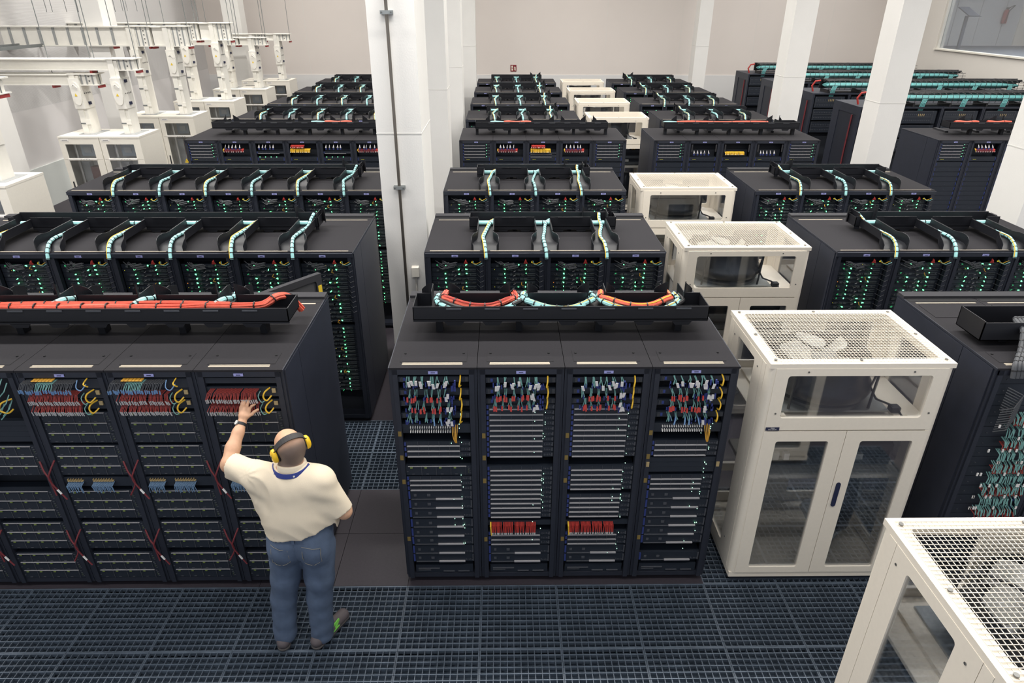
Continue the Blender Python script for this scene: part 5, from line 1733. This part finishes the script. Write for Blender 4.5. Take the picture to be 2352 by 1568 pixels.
# belt, back pockets and centre seam follow the trouser surface
S2 = SDF(axis(-1.64, -1.13, .008), axis(3.28, 3.66, .008), axis(1.0, 1.16, .006))
S2.ell((-1.385, 3.470, 1.02), (.228, .161, .166), .05)
S2.cut(lambda X, Y, Z: np.abs(Z - (1.085 + .14 * (X + 1.385))) - .017 + 0 * Y)
part('belt', S2.mesh('belt', 'belt', PB), man)
def on_back(x, z):
    """outermost point of the trouser seat at this place, seen from behind"""
    i = int(np.argmin(abs(S.ax - x))); k = int(np.argmin(abs(S.az - z)))
    col = np.nonzero(S.D[i, :, k] < 0)[0]
    return float(S.ay[col[0]]) - .006 if len(col) else 3.3
for xa_, xb_ in ((-1.545, -1.43), (-1.335, -1.22)):
    pts = [(xa_, 1.02), (xb_, .99), (xb_, .88), ((xa_ + xb_) / 2, .855), (xa_, .88), (xa_, 1.02)]
    full = []
    for (x0, z0), (x1, z1) in zip(pts[:-1], pts[1:]):
        for q in range(5):
            u = q / 5; x = x0 + (x1 - x0) * u; z = z0 + (z1 - z0) * u; full.append((x - PB[0], on_back(x, z) - PB[1], z))
    part('back_pocket', MB().m('denim_seam').tube(full, .0022, 4), jo)
part('centre_seam', MB().m('denim').tube([(-1.388 - PB[0], on_back(-1.388, z) - PB[1] + .002, z) for z in (1.06, 1.0, .94, .88, .82)], .004, 4), jo)
for x in (-1.50, -1.385, -1.27):
    z = 1.075 + .14 * (x + 1.385)
    yb = on_back(x, z) - .004
    part('belt_loop', MB().m('denim').box(x - .009 - PB[0], x + .009 - PB[0], yb - .006 - PB[1], yb + .012 - PB[1], z - .03, z + .03), jo)

# --- shoes
for heel, toe, side in (((-1.614, 3.365), (-1.640, 3.625), 0), ((-1.372, 3.375), (-1.238, 3.615), 1)):
    S = SDF(axis(-1.72, -1.14, .007), axis(3.28, 3.72, .007), axis(0.012, .17, .007))
    h, t_ = Vector((*heel, 0)), Vector((*toe, 0)); m1 = h.lerp(t_, .45)
    S.chain([(h.x, h.y, .055), (m1.x, m1.y, .052), (t_.x, t_.y, .042)], [.044, .046, .046], .02); S.cone((h.x, h.y, .06), (h.lerp(t_, .25).x, h.lerp(t_, .25).y, .10), .04, .042, .02)
    S.cut(lambda X, Y, Z: .022 - Z + 0 * X + 0 * Y)
    so = part('shoe', S.mesh('shoe', 'shoe', PB), man)
    S = SDF(axis(-1.72, -1.14, .007), axis(3.28, 3.72, .007), axis(-.02, .06, .005))
    S.chain([(h.x, h.y, .03), (m1.x, m1.y, .03), (t_.x, t_.y, .03)], [.049, .050, .050], .02)
    S.cut(lambda X, Y, Z: .001 - Z + 0 * X + 0 * Y); S.cut(lambda X, Y, Z: Z - .024 + 0 * X + 0 * Y)
    part('sole', S.mesh('sole', 'shoe_sole', PB), so)
    if side:
        d = (t_ - h).normalized(); nn = Vector((d.y, -d.x, 0))
        def q(u, z, o): v = h + d * u + nn * o; return (v.x - PB[0], v.y - PB[1], z)
        b = MB().m('shoe_green')
        b.hexa([q(.10, .045, .046), q(.14, .045, .046), q(.14, .045, .052), q(.10, .045, .052), q(.17, .085, .034), q(.20, .085, .034), q(.20, .085, .042), q(.17, .085, .042)])
        b.hexa([q(.10, .038, .046), q(.185, .045, .046), q(.185, .045, .052), q(.10, .038, .052), q(.10, .048, .046), q(.185, .055, .046), q(.185, .055, .052), q(.10, .048, .052)])
        b.hexa([q(.13, .080, .036), q(.20, .088, .032), q(.20, .088, .042), q(.13, .080, .044), q(.13, .090, .034), q(.20, .098, .030), q(.20, .098, .040), q(.13, .090, .042)])
        part('side_logo', b, so)

# --- ear defenders
ed = part('ear_defenders', MB().m('band_dark').box(-.001, .001, -.001, .001, 0, .001), man, tuple(Vector(H(0, -.005, -.012)) - Vector(PB)))
ed.rotation_euler = Matrix((HR, HF, HU)).transposed().to_euler()
hb = MB().m('band_dark'); secs = []
tilt = Vector((0, -.52, .854)); fw_ = Vector((0, .854, .52))
for k in range(17):
    a = math.radians(-78 + 156 * k / 16)
    base_ = Vector((0, .005, .02)) + Vector((1, 0, 0)) * .098 * math.sin(a) + tilt * .128 * math.cos(a)
    nrm_ = (Vector((1, 0, 0)) * math.sin(a) / .098 + tilt * math.cos(a) / .128).normalized()
    w2 = .019 - .006 * abs(math.sin(a)) ** 3
    secs.append([base_ - fw_ * w2 - nrm_ * .004, base_ + fw_ * w2 - nrm_ * .004, base_ + fw_ * w2 + nrm_ * .004, base_ - fw_ * w2 + nrm_ * .004])
loft(hb, secs); part('headband', hb.mesh('headband'), ed)
for sx in (-1, 1):
    prof = [(0, .030), (.030, .028), (.043, .018), (.046, .002), (.042, -.004), (.0, -.004)]
    cb = MB().m('ear_yellow').lathe(prof, (0, 0, 0), 20)
    cb.xf(Matrix.Rotation(sx * PI / 2, 4, 'Y')); cb.xf(Matrix.Diagonal((1, .86, 1.12, 1)))
    cup = part('ear_cup', cb.mesh('ear_cup', True), ed, (sx * .100, .0, -.008))
    if sx < 0: part('cup_mark', MB().m('cable_black').box(-.1315, -.129, -.006, .006, -.012, -.002), ed)
    kb = MB().m('cable_black').lathe([(.024, -.022), (.044, -.018), (.046, -.006), (.040, -.003)], (0, 0, 0), 18)
    kb.xf(Matrix.Rotation(sx * PI / 2, 4, 'Y')); kb.xf(Matrix.Diagonal((1, .86, 1.12, 1)))
    part('ear_cushion', kb.mesh('ear_cushion', True), ed, (sx * .100, .0, -.008))
    part('cup_arm', MB().m('cable_black').tube([(sx * .100, -.02, .04), (sx * .125, -.012, .02), (sx * .128, -.01, -.01)], .004, 5), ed)

# --- wrist watch
wc = Vector((-1.7795, 3.793, 1.6635)); ax_ = Vector((.011, .055, .038)).normalized()
u_ = ax_.cross(Vector((0, 0, 1))).normalized(); v_ = ax_.cross(u_)
wb = MB().m('watch_strap'); secs = []
for k in range(25):
    a = 2 * PI * k / 24
    d = u_ * math.cos(a) + v_ * math.sin(a); secs.append([wc + d * rr + ax_ * ss - Vector(PB) for rr, ss in ((.029, -.010), (.0335, -.010), (.0335, .010), (.029, .010))])
loft(wb, secs); wo = part('wrist_watch', wb.mesh('wrist_watch'), man)
fd = (Vector((-.62, -.72, .30))); fd = (fd - ax_ * fd.dot(ax_)).normalized()
fc_ = wc + fd * .034 - Vector(PB)
part('watch_case', MB().m('galv').tube([fc_ - fd * .002, fc_ + fd * .005], .0175, 20), wo)
part('watch_face', MB().m('watch_face').tube([fc_ + fd * .005, fc_ + fd * .0065], .0150, 20), wo)
s1 = ax_; s2 = fd.cross(ax_)
hp = fc_ + fd * .0072
part('watch_hand', MB().m('cable_black').tube([hp, hp + s1 * .010], .0008, 4), wo)
part('watch_hand', MB().m('cable_black').tube([hp, hp + s2 * .007 + s1 * .002], .001, 4), wo)
